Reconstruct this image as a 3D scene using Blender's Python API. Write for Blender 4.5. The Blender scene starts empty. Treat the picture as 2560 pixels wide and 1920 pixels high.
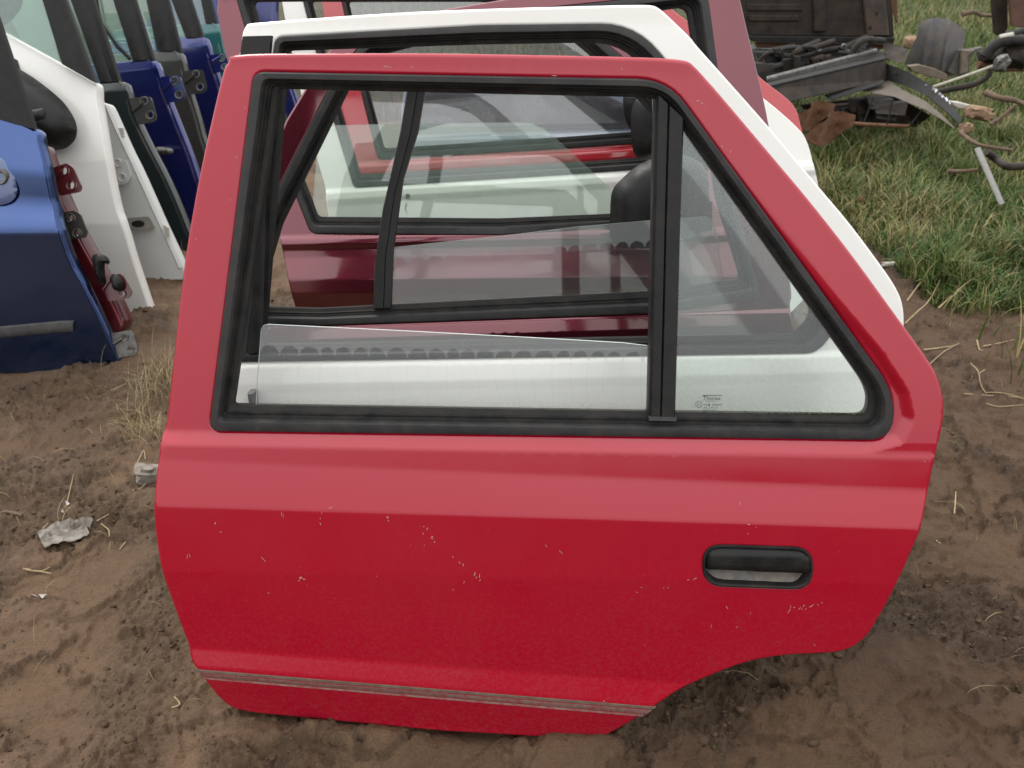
import bpy, bmesh, math, random
import numpy as np
from mathutils import Vector, Matrix
from mathutils.geometry import delaunay_2d_cdt

SC = bpy.context.scene
COL = SC.collection
R = math.radians
random.seed(7); rng = np.random.default_rng(7)

# ------------------------------------------------------------------ camera
H, PITCH, FPX = 1.2, R(30), 2070.0
cam_d = bpy.data.cameras.new('camera'); cam = bpy.data.objects.new('camera', cam_d); COL.objects.link(cam)
cam_d.sensor_width = 36.0; cam_d.lens = 36.0 * FPX / 2560.0; cam_d.clip_end = 400; cam_d.clip_start = 0.02
cam.location = (0, 0, H); cam.rotation_euler = (math.pi / 2 - PITCH, 0, 0)
cam_d.dof.use_dof = True; cam_d.dof.focus_distance = 1.35; cam_d.dof.aperture_fstop = 9
SC.camera = cam
# ------------------------------------------------------------------ sky, sun, exposure
CLOUD = 7.0
SUN_EL, SUN_AZ = R(52), R(-38)      # azimuth from +Y towards +X ; behind the doors, to the left
w = bpy.data.worlds.new('World'); SC.world = w; w.use_nodes = True
nt = w.node_tree; nt.nodes.clear()
sky = nt.nodes.new('ShaderNodeTexSky'); sky.sky_type = 'NISHITA'; sky.sun_disc = False
sky.sun_elevation = SUN_EL; sky.sun_rotation = SUN_AZ; sky.air_density = 1.0; sky.dust_density = 4.0; sky.ozone_density = 1.0
hsv = nt.nodes.new('ShaderNodeHueSaturation'); hsv.inputs['Saturation'].default_value = 0.35
bg = nt.nodes.new('ShaderNodeBackground'); bg.inputs['Strength'].default_value = 0.15
wo = nt.nodes.new('ShaderNodeOutputWorld')
# an even grey cloud deck over the clear sky: a little brighter overhead, with soft cloud texture
tc = nt.nodes.new('ShaderNodeTexCoord'); sx = nt.nodes.new('ShaderNodeSeparateXYZ'); nt.links.new(tc.outputs['Generated'], sx.inputs[0])
mr_ = nt.nodes.new('ShaderNodeMapRange'); mr_.inputs[1].default_value = -.02; mr_.inputs[2].default_value = .9; mr_.inputs[3].default_value = CLOUD * .62; mr_.inputs[4].default_value = CLOUD * 1.55; nt.links.new(sx.outputs[2], mr_.inputs[0])
cn = nt.nodes.new('ShaderNodeTexNoise'); cn.inputs['Scale'].default_value = 2.5; cn.inputs['Detail'].default_value = 5; nt.links.new(tc.outputs['Generated'], cn.inputs['Vector'])
cm = nt.nodes.new('ShaderNodeMath'); cm.operation = 'MULTIPLY_ADD'; cm.inputs[1].default_value = .5; cm.inputs[2].default_value = .75; nt.links.new(cn.outputs[0], cm.inputs[0])
cl = nt.nodes.new('ShaderNodeMath'); cl.operation = 'MULTIPLY'; nt.links.new(mr_.outputs[0], cl.inputs[0]); nt.links.new(cm.outputs[0], cl.inputs[1])
cc = nt.nodes.new('ShaderNodeCombineColor'); nt.links.new(cl.outputs[0], cc.inputs[0]); nt.links.new(cl.outputs[0], cc.inputs[1]); nt.links.new(cl.outputs[0], cc.inputs[2])
mk = nt.nodes.new('ShaderNodeMix'); mk.data_type = 'RGBA'; mk.inputs[0].default_value = .8; nt.links.new(hsv.outputs[0], mk.inputs[6]); nt.links.new(cc.outputs[0], mk.inputs[7])
nt.links.new(sky.outputs[0], hsv.inputs['Color']); nt.links.new(mk.outputs[2], bg.inputs['Color']); nt.links.new(bg.outputs[0], wo.inputs[0])
sd = bpy.data.lights.new('sun', 'SUN'); sun = bpy.data.objects.new('sun', sd); COL.objects.link(sun)
sd.energy = 0.9; sd.angle = R(22); sd.color = (1.0, 0.97, 0.93)
sun.rotation_euler = Vector((math.sin(SUN_AZ) * math.cos(SUN_EL), math.cos(SUN_AZ) * math.cos(SUN_EL), math.sin(SUN_EL))).to_track_quat('Z', 'Y').to_euler()
SC.view_settings.view_transform = 'Standard'; SC.view_settings.look = 'None'
SC.view_settings.gamma = 1; SC.view_settings.exposure = 0.55; SC.view_settings.use_curve_mapping = False
try:
    SC.cycles.transparent_max_bounces = 32; SC.cycles.max_bounces = 8; SC.cycles.glossy_bounces = 4
except Exception: pass

# ------------------------------------------------------------------ rays
FW = Vector((0, math.cos(PITCH), -math.sin(PITCH))); UP = Vector((0, math.sin(PITCH), math.cos(PITCH)))
CAM = Vector((0, 0, H))
def ray(px, py): return FW + Vector((1, 0, 0)) * ((px - 1280) / FPX) - UP * ((py - 960) / FPX)
def at(px, py, Y):
    d = ray(px, py); return CAM + d * (Y / d.y)
def gnd(px, py, z=0.0):
    d = ray(px, py); return CAM + d * ((z - H) / d.z)

# ------------------------------------------------------------------ tags
def tag(o, label=None, cat=None, group=None, kind=None):
    if label: o['label'] = label
    if cat: o['category'] = cat
    if group: o['group'] = group
    if kind or cat: o['kind'] = kind or 'thing'
    return o
def link(name, me, mat=None, parent=None, mats=None):
    o = bpy.data.objects.new(name, me); COL.objects.link(o)
    for m in (mats or ([mat] if mat else [])): me.materials.append(m)
    if parent: o.parent = parent
    return o
def mesh(name, V, F, smooth=True, angle=None):
    me = bpy.data.meshes.new(name); me.from_pydata([tuple(map(float, v)) for v in V], [], [tuple(map(int, f)) for f in F]); me.update()
    if smooth:
        me.shade_smooth()
        if angle: me.set_sharp_from_angle(angle=angle)
    return me

# ------------------------------------------------------------------ materials
def newmat(name):
    m = bpy.data.materials.new(name); m.use_nodes = True; n = m.node_tree.nodes; n.clear()
    out = n.new('ShaderNodeOutputMaterial'); return m, m.node_tree, out
def N(t, typ, **kw):
    x = t.nodes.new(typ)
    for k, v in kw.items():
        if k.startswith('_'): setattr(x, k[1:], v)
        else: x.inputs[k.replace('_', ' ')].default_value = v
    return x
def ramp(t, src, stops):
    r = t.nodes.new('ShaderNodeValToRGB'); e = r.color_ramp.elements
    while len(e) < len(stops): e.new(0.5)
    for i, (p, c) in enumerate(stops):
        e[i].position = p; e[i].color = (c, c, c, 1) if not isinstance(c, tuple) else (*c, 1)
    t.links.new(src, r.inputs[0]); return r.outputs[0]
def mixc(t, f, a, b):
    m = t.nodes.new('ShaderNodeMix'); m.data_type = 'RGBA'
    for s, k in ((f, 0), (a, 6), (b, 7)):
        if isinstance(s, (int, float)): m.inputs[k].default_value = s
        elif isinstance(s, tuple): m.inputs[k].default_value = (*s, 1)
        else: t.links.new(s, m.inputs[k])
    return m.outputs[2]
def noise(t, scale, detail=4, rough=.5, vec=None, dist=0):
    x = t.nodes.new('ShaderNodeTexNoise'); x.inputs['Scale'].default_value = scale; x.inputs['Detail'].default_value = detail
    x.inputs['Roughness'].default_value = rough; x.inputs['Distortion'].default_value = dist
    if vec: t.links.new(vec, x.inputs['Vector'])
    return x.outputs[0]
def objco(t, scale=None):
    c = t.nodes.new('ShaderNodeTexCoord').outputs['Object']
    if scale:
        m = t.nodes.new('ShaderNodeMapping'); m.inputs['Scale'].default_value = scale; t.links.new(c, m.inputs['Vector']); return m.outputs[0]
    return c
def math_(t, op, a, b=None, c=None):
    m = t.nodes.new('ShaderNodeMath'); m.operation = op
    for i, s in enumerate((a, b, c)):
        if s is None: continue
        if isinstance(s, (int, float)): m.inputs[i].default_value = s
        else: t.links.new(s, m.inputs[i])
    return m.outputs[0]

def paint(name, col, rough=.42, coat=1.0, coatr=.06, ior=1.7, dirt=.25, dirtcol=(.22, .17, .12), metallic=0.0, haze=.0, spec=.5, low=None):
    m, t, out = newmat(name); co = objco(t)
    n1 = noise(t, 9, 5, .6, co); n2 = noise(t, 140, 4, .7, co); n3 = noise(t, 2.6, 3, .5, co)
    c = mixc(t, ramp(t, n3, [(.35, 0.0), (.7, .30)]), col, tuple(x * .82 + .012 for x in col))
    d = math_(t, 'MULTIPLY', ramp(t, n1, [(.45, 0.0), (.8, dirt)]), ramp(t, n2, [(.35, .2), (.75, 1.0)]))
    c = mixc(t, d, c, dirtcol)
    if low:      # splashed soil film on the lowest part, thinning out upwards
        sp = t.nodes.new('ShaderNodeSeparateXYZ'); t.links.new(co, sp.inputs[0]); g = t.nodes.new('ShaderNodeMapRange'); g.inputs[1].default_value = 0; g.inputs[2].default_value = low; g.inputs[3].default_value = 1; g.inputs[4].default_value = 0; t.links.new(sp.outputs[2], g.inputs[0])
        lf = math_(t, 'MULTIPLY', math_(t, 'POWER', g.outputs[0], 1.5), ramp(t, noise(t, 160, 6, .8, co, .4), [(.45, .01), (.75, .24)])); c = mixc(t, lf, c, dirtcol)
    b = N(t, 'ShaderNodeBsdfPrincipled'); t.links.new(c, b.inputs['Base Color'])
    b.inputs['Roughness'].default_value = rough; b.inputs['Metallic'].default_value = metallic
    b.inputs['Specular IOR Level'].default_value = spec
    if low: t.links.new(math_(t, 'MULTIPLY_ADD', g.outputs[0], -.75 * coat, coat), b.inputs['Coat Weight'])
    else: b.inputs['Coat Weight'].default_value = coat
    b.inputs['Coat IOR'].default_value = ior
    t.links.new(ramp(t, n1, [(.3, coatr), (.75, coatr + .16 + haze)]), b.inputs['Coat Roughness'])
    bp = N(t, 'ShaderNodeBump', Strength=.02, Distance=.004); t.links.new(noise(t, 14, 2, .5, co), bp.inputs['Height'])
    t.links.new(bp.outputs[0], b.inputs['Normal']); t.links.new(bp.outputs[0], b.inputs['Coat Normal'])
    t.links.new(b.outputs[0], out.inputs[0]); return m
def rubber(name, col=.028, rough=.55, dust=.35, dustcol=(.16, .14, .11)):
    m, t, out = newmat(name); co = objco(t)
    n1 = noise(t, 30, 6, .65, co); n2 = noise(t, 300, 3, .6, co)
    c = mixc(t, ramp(t, n1, [(.4, 0.0), (.8, dust)]), (col, col, col * 1.05) if not isinstance(col, tuple) else col, dustcol)
    b = N(t, 'ShaderNodeBsdfPrincipled'); t.links.new(c, b.inputs['Base Color'])
    t.links.new(ramp(t, n1, [(.3, rough - .08), (.8, min(1, rough + .2))]), b.inputs['Roughness'])
    b.inputs['Specular IOR Level'].default_value = .28
    bp = N(t, 'ShaderNodeBump', Strength=.25, Distance=.0015); t.links.new(n2, bp.inputs['Height']); t.links.new(bp.outputs[0], b.inputs['Normal'])
    t.links.new(b.outputs[0], out.inputs[0]); return m
def plain(name, col, rough=.6, metallic=0, n=.3, scale=25, col2=None, bump=.2, low=None, dirtcol=(.2, .15, .1)):
    m, t, out = newmat(name); co = objco(t)
    n1 = noise(t, scale, 6, .65, co)
    c = mixc(t, ramp(t, n1, [(.35, 0.0), (.7, 1.0)]), col, col2 or tuple(x * (1 - n) for x in col))
    if low:      # splashed soil film on the lowest part, thinning out upwards
        sp = t.nodes.new('ShaderNodeSeparateXYZ'); t.links.new(co, sp.inputs[0]); g = t.nodes.new('ShaderNodeMapRange'); g.inputs[1].default_value = 0; g.inputs[2].default_value = low; g.inputs[3].default_value = 1; g.inputs[4].default_value = 0; t.links.new(sp.outputs[2], g.inputs[0])
        lf = math_(t, 'MULTIPLY', math_(t, 'POWER', g.outputs[0], 1.5), ramp(t, noise(t, 160, 6, .8, co, .4), [(.45, .01), (.75, .24)])); c = mixc(t, lf, c, dirtcol)
    b = N(t, 'ShaderNodeBsdfPrincipled'); t.links.new(c, b.inputs['Base Color'])
    b.inputs['Roughness'].default_value = rough; b.inputs['Metallic'].default_value = metallic; b.inputs['Specular IOR Level'].default_value = .35
    bp = N(t, 'ShaderNodeBump', Strength=bump, Distance=.004); t.links.new(noise(t, scale * 4, 4, .6, co), bp.inputs['Height']); t.links.new(bp.outputs[0], b.inputs['Normal'])
    t.links.new(b.outputs[0], out.inputs[0]); return m
def glass(name, tint=(.93, .97, .95), refl=1.0, dust=.06, dustcol=(.45, .47, .46), rough=.02, haze_line=None, tracks=None, grime=None):
    """window glass: transparent + mirror reflection + a thin dusty film. haze_line=(z, width): more film above z."""
    m, t, out = newmat(name); co = objco(t)
    tr = N(t, 'ShaderNodeBsdfTransparent'); tr.inputs[0].default_value = (*tint, 1)
    gl = N(t, 'ShaderNodeBsdfGlossy', Roughness=rough); gl.inputs[0].default_value = (1, 1, 1, 1)
    df = N(t, 'ShaderNodeBsdfDiffuse'); df.inputs[0].default_value = (*dustcol, 1)
    fr = N(t, 'ShaderNodeFresnel', IOR=1.52)
    mx = N(t, 'ShaderNodeMixShader'); t.links.new(math_(t, 'MULTIPLY', fr.outputs[0], refl), mx.inputs[0])
    t.links.new(tr.outputs[0], mx.inputs[1]); t.links.new(gl.outputs[0], mx.inputs[2])
    n1 = noise(t, 40, 4, .6, co); n0 = noise(t, 5, 3, .5, co)
    film = math_(t, 'MULTIPLY', ramp(t, n1, [(.3, .8), (.75, 1.0)]), math_(t, 'MULTIPLY', ramp(t, n0, [(.3, .6), (.7, 1.3)]), dust))
    sep = t.nodes.new('ShaderNodeSeparateXYZ'); t.links.new(co, sep.inputs[0])
    if tracks:                                   # finger-wiped, scalloped lower edge of the dusty film
        z0, slope, per, r, hz = tracks
        zz = math_(t, 'SUBTRACT', sep.outputs[2], math_(t, 'MULTIPLY_ADD', sep.outputs[0], slope, z0))
        fx = math_(t, 'SUBTRACT', math_(t, 'FRACT', math_(t, 'DIVIDE', math_(t, 'ADD', sep.outputs[0], math_(t, 'MULTIPLY', noise(t, 9, 3, .5, co), .05)), per)), .5)
        a = math_(t, 'ABSOLUTE', fx)
        arc = math_(t, 'SQRT', math_(t, 'MAXIMUM', math_(t, 'SUBTRACT', 1.0, math_(t, 'MULTIPLY', math_(t, 'MULTIPLY', a, a), 4.6)), 0.0))
        above = math_(t, 'GREATER_THAN', zz, math_(t, 'MULTIPLY', arc, r))
        line = math_(t, 'GREATER_THAN', a, .455)
        f2 = math_(t, 'MAXIMUM', above, math_(t, 'MULTIPLY', line, .18))
        film = math_(t, 'MAXIMUM', film, math_(t, 'MULTIPLY', f2, hz))
    if grime:                                    # algae and dirt climbing from the bottom edge
        z0, z1, amt = grime
        g = t.nodes.new('ShaderNodeMapRange'); g.inputs[1].default_value = z0; g.inputs[2].default_value = z1; g.inputs[3].default_value = 1; g.inputs[4].default_value = 0
        t.links.new(sep.outputs[2], g.inputs[0])
        gg = math_(t, 'MULTIPLY', g.outputs[0], ramp(t, noise(t, 170, 5, .75, co), [(.40, amt * .35), (.68, amt)]))
        film = math_(t, 'MAXIMUM', film, gg)
        t.links.new(mixc(t, g.outputs[0], dustcol, (.30, .29, .20)), df.inputs[0])
    m2 = N(t, 'ShaderNodeMixShader'); t.links.new(film, m2.inputs[0]); t.links.new(mx.outputs[0], m2.inputs[1]); t.links.new(df.outputs[0], m2.inputs[2])
    t.links.new(m2.outputs[0], out.inputs[0]); return m

M = {}
M['red'] = paint('red_paint', (.37, .0002, .018), dirt=.03, haze=.02, ior=1.64, coatr=.05, spec=.03, low=.50)
M['red2'] = paint('red_paint_far', (.50, .025, .035), dirt=.12, ior=1.8, spec=.1)
M['maroon'] = paint('maroon_paint', (.14, .006, .020), rough=.26, coatr=.02, ior=1.7, dirt=.08, metallic=.72)
M['dred'] = paint('dark_red_paint', (.085, .004, .009), rough=.35, dirt=.2, ior=1.5)
M['white'] = paint('white_paint', (.84, .83, .78), dirt=.18, dirtcol=(.45, .44, .38), ior=1.5)
M['white2'] = paint('white_primer', (.66, .67, .64), coat=.3, dirt=.3, dirtcol=(.35, .33, .28))
M['blue'] = paint('blue_paint', (.006, .052, .215), rough=.22, coatr=.05, ior=1.7, dirt=.08, metallic=.95)
M['navy'] = paint('royal_blue_paint', (.006, .013, .145), rough=.25, coatr=.03, ior=1.7, dirt=.1, metallic=.6)
M['dgreen'] = paint('dark_green_paint', (.008, .016, .017), rough=.35, coatr=.04, dirt=.08, ior=1.5)
M['dgrey'] = paint('dark_grey_paint', (.035, .035, .032), rough=.4, coatr=.10, dirt=.2, ior=1.5)
M['teal'] = paint('teal_paint', (.005, .11, .12), rough=.35, coatr=.08, ior=1.5)
M['silver'] = paint('pale_blue_paint', (.42, .50, .62), rough=.35, coatr=.05)
M['trim'] = rubber('inner_trim', .06, .8, .2)
M['rub'] = rubber('black_rubber', .024, .45, .20)
M['rubd'] = rubber('black_channel_rubber', .008, .6, .18)
M['plas'] = rubber('black_plastic', .009, .36, .10)
M['bar'] = rubber('black_painted_pillar', .008, .38, .10)
M['glass'] = glass('clear_glass')
M['gedge'] = plain('glass_edge', (.80, .88, .84), .25, n=.1, bump=0)
M['gedge2'] = plain('glass_edge_dim', (.30, .36, .33), .25, n=.1, bump=0)
M['rust'] = plain('rust', (.17, .085, .045), .85, n=.5, scale=30, col2=(.09, .045, .025))
M['steel'] = plain('dull_steel', (.20, .20, .19), .45, .6, scale=40, col2=(.10, .09, .075))
M['scrap'] = plain('black_scrap_metal', (.014, .013, .012), .7, .1, scale=14, col2=(.050, .034, .023))
M['scrap2'] = plain('grey_scrap_metal', (.026, .027, .029), .75, .05, scale=18, col2=(.018, .014, .010))
M['liner'] = plain('grey_liner_plastic', (.085, .088, .10), .75, scale=20, col2=(.15, .125, .10))
M['stone'] = plain('grey_stone', (.30, .27, .23), .9, scale=60, col2=(.14, .11, .085), bump=.6)
M['tan'] = plain('tan_stone', (.27, .18, .11), .9, scale=40, col2=(.22, .14, .09), bump=.6)
M['straw'] = plain('dry_straw', (.40, .31, .18), .8, scale=60, col2=(.26, .19, .10), bump=.1)
M['stick'] = plain('brown_stick', (.16, .11, .075), .9, scale=60, col2=(.09, .06, .04), bump=.5)
M['chip'] = plain('bare_primer_chip', (.50, .28, .24), .8, scale=200, bump=0)
M['wht'] = plain('white_marker', (.75, .76, .80), .6, n=.05, bump=0)
M['etch'] = plain('etched_print', (.07, .075, .07), .7, n=.1, bump=0)
M['cream'] = plain('white_plastic', (.55, .52, .46), .7, scale=60, bump=.2)

# ------------------------------------------------------------------ 2D helpers
def densify(P, step):
    out = []
    n = len(P)
    for i in range(n):
        a = np.array(P[i]); b = np.array(P[(i + 1) % n]); k = max(1, int(np.linalg.norm(b - a) / step + .5))
        for j in range(k): out.append(a + (b - a) * j / k)
    return np.array(out)
def round_poly(C, seg=6, line=14, closed=True):
    """C: [(x,y,radius)] -> rounded closed loop; equal counts for equal corner lists."""
    n = len(C); out = []
    A = []
    for i in range(n):
        p = np.array(C[i][:2], float); r = C[i][2] if len(C[i]) > 2 else 0
        a = np.array(C[i - 1][:2], float); b = np.array(C[(i + 1) % n][:2], float)
        da, db = a - p, b - p; la, lb = np.linalg.norm(da), np.linalg.norm(db)
        ra, rb = min(r, la * .45), min(r, lb * .45)
        s, e = p + da / la * ra, p + db / lb * rb
        A.append([(1 - q) ** 2 * s + 2 * q * (1 - q) * p + q * q * e for q in np.linspace(0, 1, seg + 1)])
    for i in range(n):
        out += A[i]
        s, e = A[i][-1], A[(i + 1) % n][0]
        out += [s + (e - s) * q for q in np.linspace(0, 1, line + 1)[1:-1]]
    return out
def chaikin(P, it=2, q=.22):
    P = [np.array(p, float) for p in P]
    for _ in range(it):
        o = []
        for i in range(len(P)):
            a, b = P[i], P[(i + 1) % len(P)]
            o += [a + (b - a) * q, b + (a - b) * q]
        P = o
    return P
def inside(P, poly):
    P = np.asarray(P); poly = np.asarray(poly); x, y = P[:, 0], P[:, 1]; c = np.zeros(len(P), bool)
    for i in range(len(poly)):
        x1, y1 = poly[i - 1]; x2, y2 = poly[i]
        if y1 == y2: continue
        m = ((y1 > y) != (y2 > y)) & (x < (x2 - x1) * (y - y1) / (y2 - y1) + x1); c ^= m
    return c
def dist_to(P, loops, vec=False):
    P = np.asarray(P); d = np.full(len(P), 1e9); nv = np.zeros((len(P), 2))
    for L, closed in loops:
        L = np.asarray(L); n = len(L)
        for i in range(n if closed else n - 1):
            a = L[i]; b = L[(i + 1) % n]; ab = b - a; l2 = max(ab @ ab, 1e-12)
            t = np.clip(((P - a) @ ab) / l2, 0, 1); q = P - a - t[:, None] * ab
            dd = np.sqrt((q * q).sum(1))
            if vec: k = dd < d; nv[k] = q[k]
            d = np.minimum(d, dd)
    return (d, nv) if vec else d
def fill(outer, holes, gu=None, gv=None, extra=None, dmin=0, keep=None):
    """CDT of a region with holes; returns verts(2D), tris."""
    pts = [tuple(p) for p in outer]; edges = [(i, (i + 1) % len(outer)) for i in range(len(outer))]
    for h in holes:
        o = len(pts); pts += [tuple(p) for p in h]; edges += [(o + i, o + (i + 1) % len(h)) for i in range(len(h))]
    if gu:
        oa = np.array(outer); lo, hi = oa.min(0), oa.max(0)
        us = np.arange(lo[0], hi[0], gu); vs = np.arange(lo[1], hi[1], gv)
        U, V = np.meshgrid(us, vs); U = U + (np.arange(len(vs))[:, None] % 2) * gu * .5
        G = np.stack([U.ravel(), V.ravel()], 1)
        k = inside(G, outer)
        for h in holes: k &= ~inside(G, h)
        G = G[k]; d = dist_to(G, [(outer, True)] + [(h, True) for h in holes]); G = G[d > max(min(gu, gv) * .6, dmin)]
        if keep and len(G): G = G[keep(G)]
        pts += [tuple(g) for g in G]
    if extra is not None and len(extra): pts += [tuple(g) for g in extra]
    r = delaunay_2d_cdt([Vector(p) for p in pts], edges, [], 0, 1e-6)
    V = np.array([(v.x, v.y) for v in r[0]]); F = np.array([f for f in r[2] if len(f) == 3])
    c = V[F].mean(1); k = inside(c, outer)
    for h in holes: k &= ~inside(c, h)
    F = F[k]
    a, b, cc = V[F[:, 0]], V[F[:, 1]], V[F[:, 2]]
    ar = (b[:, 0] - a[:, 0]) * (cc[:, 1] - a[:, 1]) - (b[:, 1] - a[:, 1]) * (cc[:, 0] - a[:, 0])
    F[ar < 0] = F[ar < 0][:, ::-1]; F = F[np.abs(ar) > 1e-12]
    return V, F

# ------------------------------------------------------------------ a leaning plane with real-size local coordinates (x along, z up the door, -y outwards)
class Door:
    def __init__(s, name, label, cat, x, y, lean, yaw, group=None, clamp=True):
        s.L, s.Y, s.clamp = R(lean), R(yaw), clamp
        s.O = Vector((x, y, 0))
        s.u = Vector((math.cos(s.Y), math.sin(s.Y), 0)); n0 = Vector((math.sin(s.Y), -math.cos(s.Y), 0))
        s.v = Vector((0, 0, math.cos(s.L))) - n0 * math.sin(s.L); s.n = n0 * math.cos(s.L) + Vector((0, 0, math.sin(s.L)))
        s.root = bpy.data.objects.new(name, None); s.root.empty_display_size = .1; COL.objects.link(s.root)
        m = Matrix((s.u, -s.n, s.v)).transposed().to_4x4(); m.translation = s.O; s.root.matrix_world = m
        s.M = m
        tag(s.root, label, cat, group); s.feats = []; s.steps = []; s.rr = .005; s.xtra = []
    def loc(s, px, py, w=0.0):
        d = ray(px, py); t = ((s.O + s.n * w - CAM).dot(s.n)) / d.dot(s.n); p = CAM + d * t - s.O
        return p.dot(s.u), p.dot(s.v)
    def feat(s, p1, p2, w):
        a, b = s.loc(*p1, w), s.loc(*p2, w); k = (b[1] - a[1]) / (b[0] - a[0]); s.feats.append((a[1] - k * a[0], k, w))
    def hraw(s, U, V):
        U = np.asarray(U, float); V = np.asarray(V, float)
        if not s.feats: return np.zeros_like(U)
        fs = s.feats; vs = [f[0] + f[1] * U for f in fs]; h = np.where(V >= vs[0], fs[0][2], fs[-1][2])
        for i in range(len(fs) - 1):
            t = (vs[i] - V) / (vs[i] - vs[i + 1]); k = (t >= 0) & (t <= 1); h = np.where(k, fs[i][2] + (fs[i + 1][2] - fs[i][2]) * t, h)
        return h
    def h(s, U, V):
        U = np.asarray(U, float); V = np.asarray(V, float)
        r = s.rr; qs = np.linspace(-1, 1, 17)[1:-1]; ks = np.cos(qs * math.pi / 2) ** 2; ks = ks / ks.sum(); o = sum(s.hraw(U, V + q * r) * k for q, k in zip(qs, ks))
        for f in s.steps: b = f(U, V); o = .5 * (o + b + np.sqrt((o - b) ** 2 + .002 ** 2))
        if s.feats: o = o + .0007 * fbm(U + s.O.y, V, 3.2, 2, .5, 300)
        return o
    def on(s, P, extra=0.0):
        """pixel polyline -> local (u,v), corrected for relief"""
        P = [(float(p[0]), float(p[1])) for p in P]; wv = np.zeros(len(P))
        for _ in range(4):
            q = np.array([s.loc(p[0], p[1], wi + extra) for p, wi in zip(P, wv)]); wv = s.h(q[:, 0], q[:, 1])
        if s.clamp: q[:, 1] = np.maximum(q[:, 1], .004)
        return q
    def body(s, outer, holes, mat, T=.035, gu=.022, gv=.007, er=.005, step=.008, name='door_panel', label=None, smooth_it=2):
        O_ = densify(s.on(chaikin(outer, smooth_it)), step); HH = [densify(s.on(h), step) for h in holes]
        ex = []
        for L in [O_] + HH:
            a = np.roll(L, 1, 0); b = np.roll(L, -1, 0); t = b - a; t /= np.maximum(np.linalg.norm(t, axis=1), 1e-9)[:, None]; nn = np.stack([-t[:, 1], t[:, 0]], 1)
            for q in (.15, .45, 1.0):
                for sg in (1, -1): ex.append(L + nn * sg * er * q)
        lo, hi = O_.min(0), O_.max(0); uu = np.arange(lo[0], hi[0], .012)
        for (fa, fb, fw) in s.feats[1:]:
            for q in (-1, -.75, -.5, -.25, 0, .25, .5, .75, 1): ex.append(np.stack([uu, fa + fb * uu + q * s.rr], 1))
        for L in s.xtra: ex.append(L)
        ex = np.concatenate(ex); k = inside(ex, O_)
        for h_ in HH: k &= ~inside(ex, h_)
        ex = ex[k]; lp = [(O_, True)] + [(h_, True) for h_ in HH]; ex = ex[dist_to(ex, lp) > er * .1]
        V, F = fill(O_, HH, gu, gv, ex, er * 1.7, lambda G: np.min([np.abs(G[:, 1] - fa - fb * G[:, 0]) for fa, fb, fw in s.feats[1:]], axis=0) > s.rr * 1.25 if len(s.feats) > 1 else np.ones(len(G), bool))
        d0, nv = dist_to(V, lp, True); d = np.clip(d0 / er, 0, 1)
        w_ = s.h(V[:, 0], V[:, 1]) - er * (1 - np.sqrt(np.clip(1 - (1 - d) ** 2, 0, 1)))
        P = [(V[i, 0], -w_[i], V[i, 1]) for i in range(len(V))]; n0 = len(P)
        E = {}
        for f in F:
            for i in range(3):
                e = (f[i], f[(i + 1) % 3])
                if (e[1], e[0]) in E: del E[(e[1], e[0])]
                else: E[e] = 1
        bmap = {}; hV = s.h(V[:, 0], V[:, 1])
        for e in E:
            for i in e:
                if i not in bmap: bmap[i] = len(P); P.append((V[i, 0], T - hV[i], V[i, 1]))
        Q = [tuple(f) for f in F] + [(e[1], e[0], bmap[e[0]], bmap[e[1]]) for e in E]
        V2, F2 = fill(O_, HH); o2 = len(P); nf = len(Q); h2 = s.h(V2[:, 0], V2[:, 1]); P += [(v[0], T - hv, v[1]) for v, hv in zip(V2, h2)]; Q += [(f[2] + o2, f[1] + o2, f[0] + o2) for f in F2]
        me = mesh(name, P, Q); e_ = .0012; U_, V_ = V[:, 0], V[:, 1]
        gu_ = (s.h(U_ + e_, V_) - s.h(U_ - e_, V_)) / (2 * e_); gv_ = (s.h(U_, V_ + e_) - s.h(U_, V_ - e_)) / (2 * e_)
        t_ = 1 - d; sl = np.minimum(t_ / np.sqrt(np.maximum(1 - t_ * t_, 1e-4)), 2.5); un = nv / np.maximum(d0, 1e-9)[:, None]; un[d0 < 1e-6] = 0
        NN = np.stack([-(gu_ + sl * un[:, 0]), -np.ones(len(V)), -(gv_ + sl * un[:, 1])], 1)
        cen = {}
        for e in E:                                  # rim: lean the normal sideways, out of the sheet
            t2 = V[e[1]] - V[e[0]]; l2 = np.linalg.norm(t2); nn2 = np.array([t2[1], -t2[0]]) / max(l2, 1e-9)
            for i in e: cen[i] = cen.get(i, np.zeros(2)) + nn2
        ALL = np.zeros((len(P), 3)); ALL[:] = (0, 1, 0); ALL[:len(V)] = NN
        for i, v2 in cen.items():
            v2 = v2 / max(np.linalg.norm(v2), 1e-9); ALL[i] = (v2[0] * 1.3, -1, v2[1] * 1.3); ALL[bmap[i]] = (v2[0], .05, v2[1])
        ALL /= np.linalg.norm(ALL, axis=1)[:, None]; me.normals_split_custom_set_from_vertices([tuple(map(float, a)) for a in ALL])
        o = link(name, me, None, s.root, mats=[mat, M['trim']])
        for f in me.polygons[nf:]: f.material_index = 1
        if label: o['label'] = label
        return o
    def ribbon(s, A, B, prof, mat, name, closed=True, parent=None, back=.03, label=None, rel=True):
        """strip between px loops A and B; prof [(t,w)]; closed behind so that it is solid."""
        a = s.on(A) if rel else np.array([s.loc(*p[:2]) for p in A]); b = s.on(B) if rel else np.array([s.loc(*p[:2]) for p in B])
        pr = list(prof) + [(prof[-1][0], -back), (prof[0][0], -back)]
        P, Q = [], []; n = len(a); k = len(pr)
        tt = np.array([p[0] for p in pr]); Qa = a[:, None, :] + (b - a)[:, None, :] * tt[None, :, None]; hq = s.h(Qa[:, :, 0], Qa[:, :, 1]) if rel else np.zeros(Qa.shape[:2])
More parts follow.
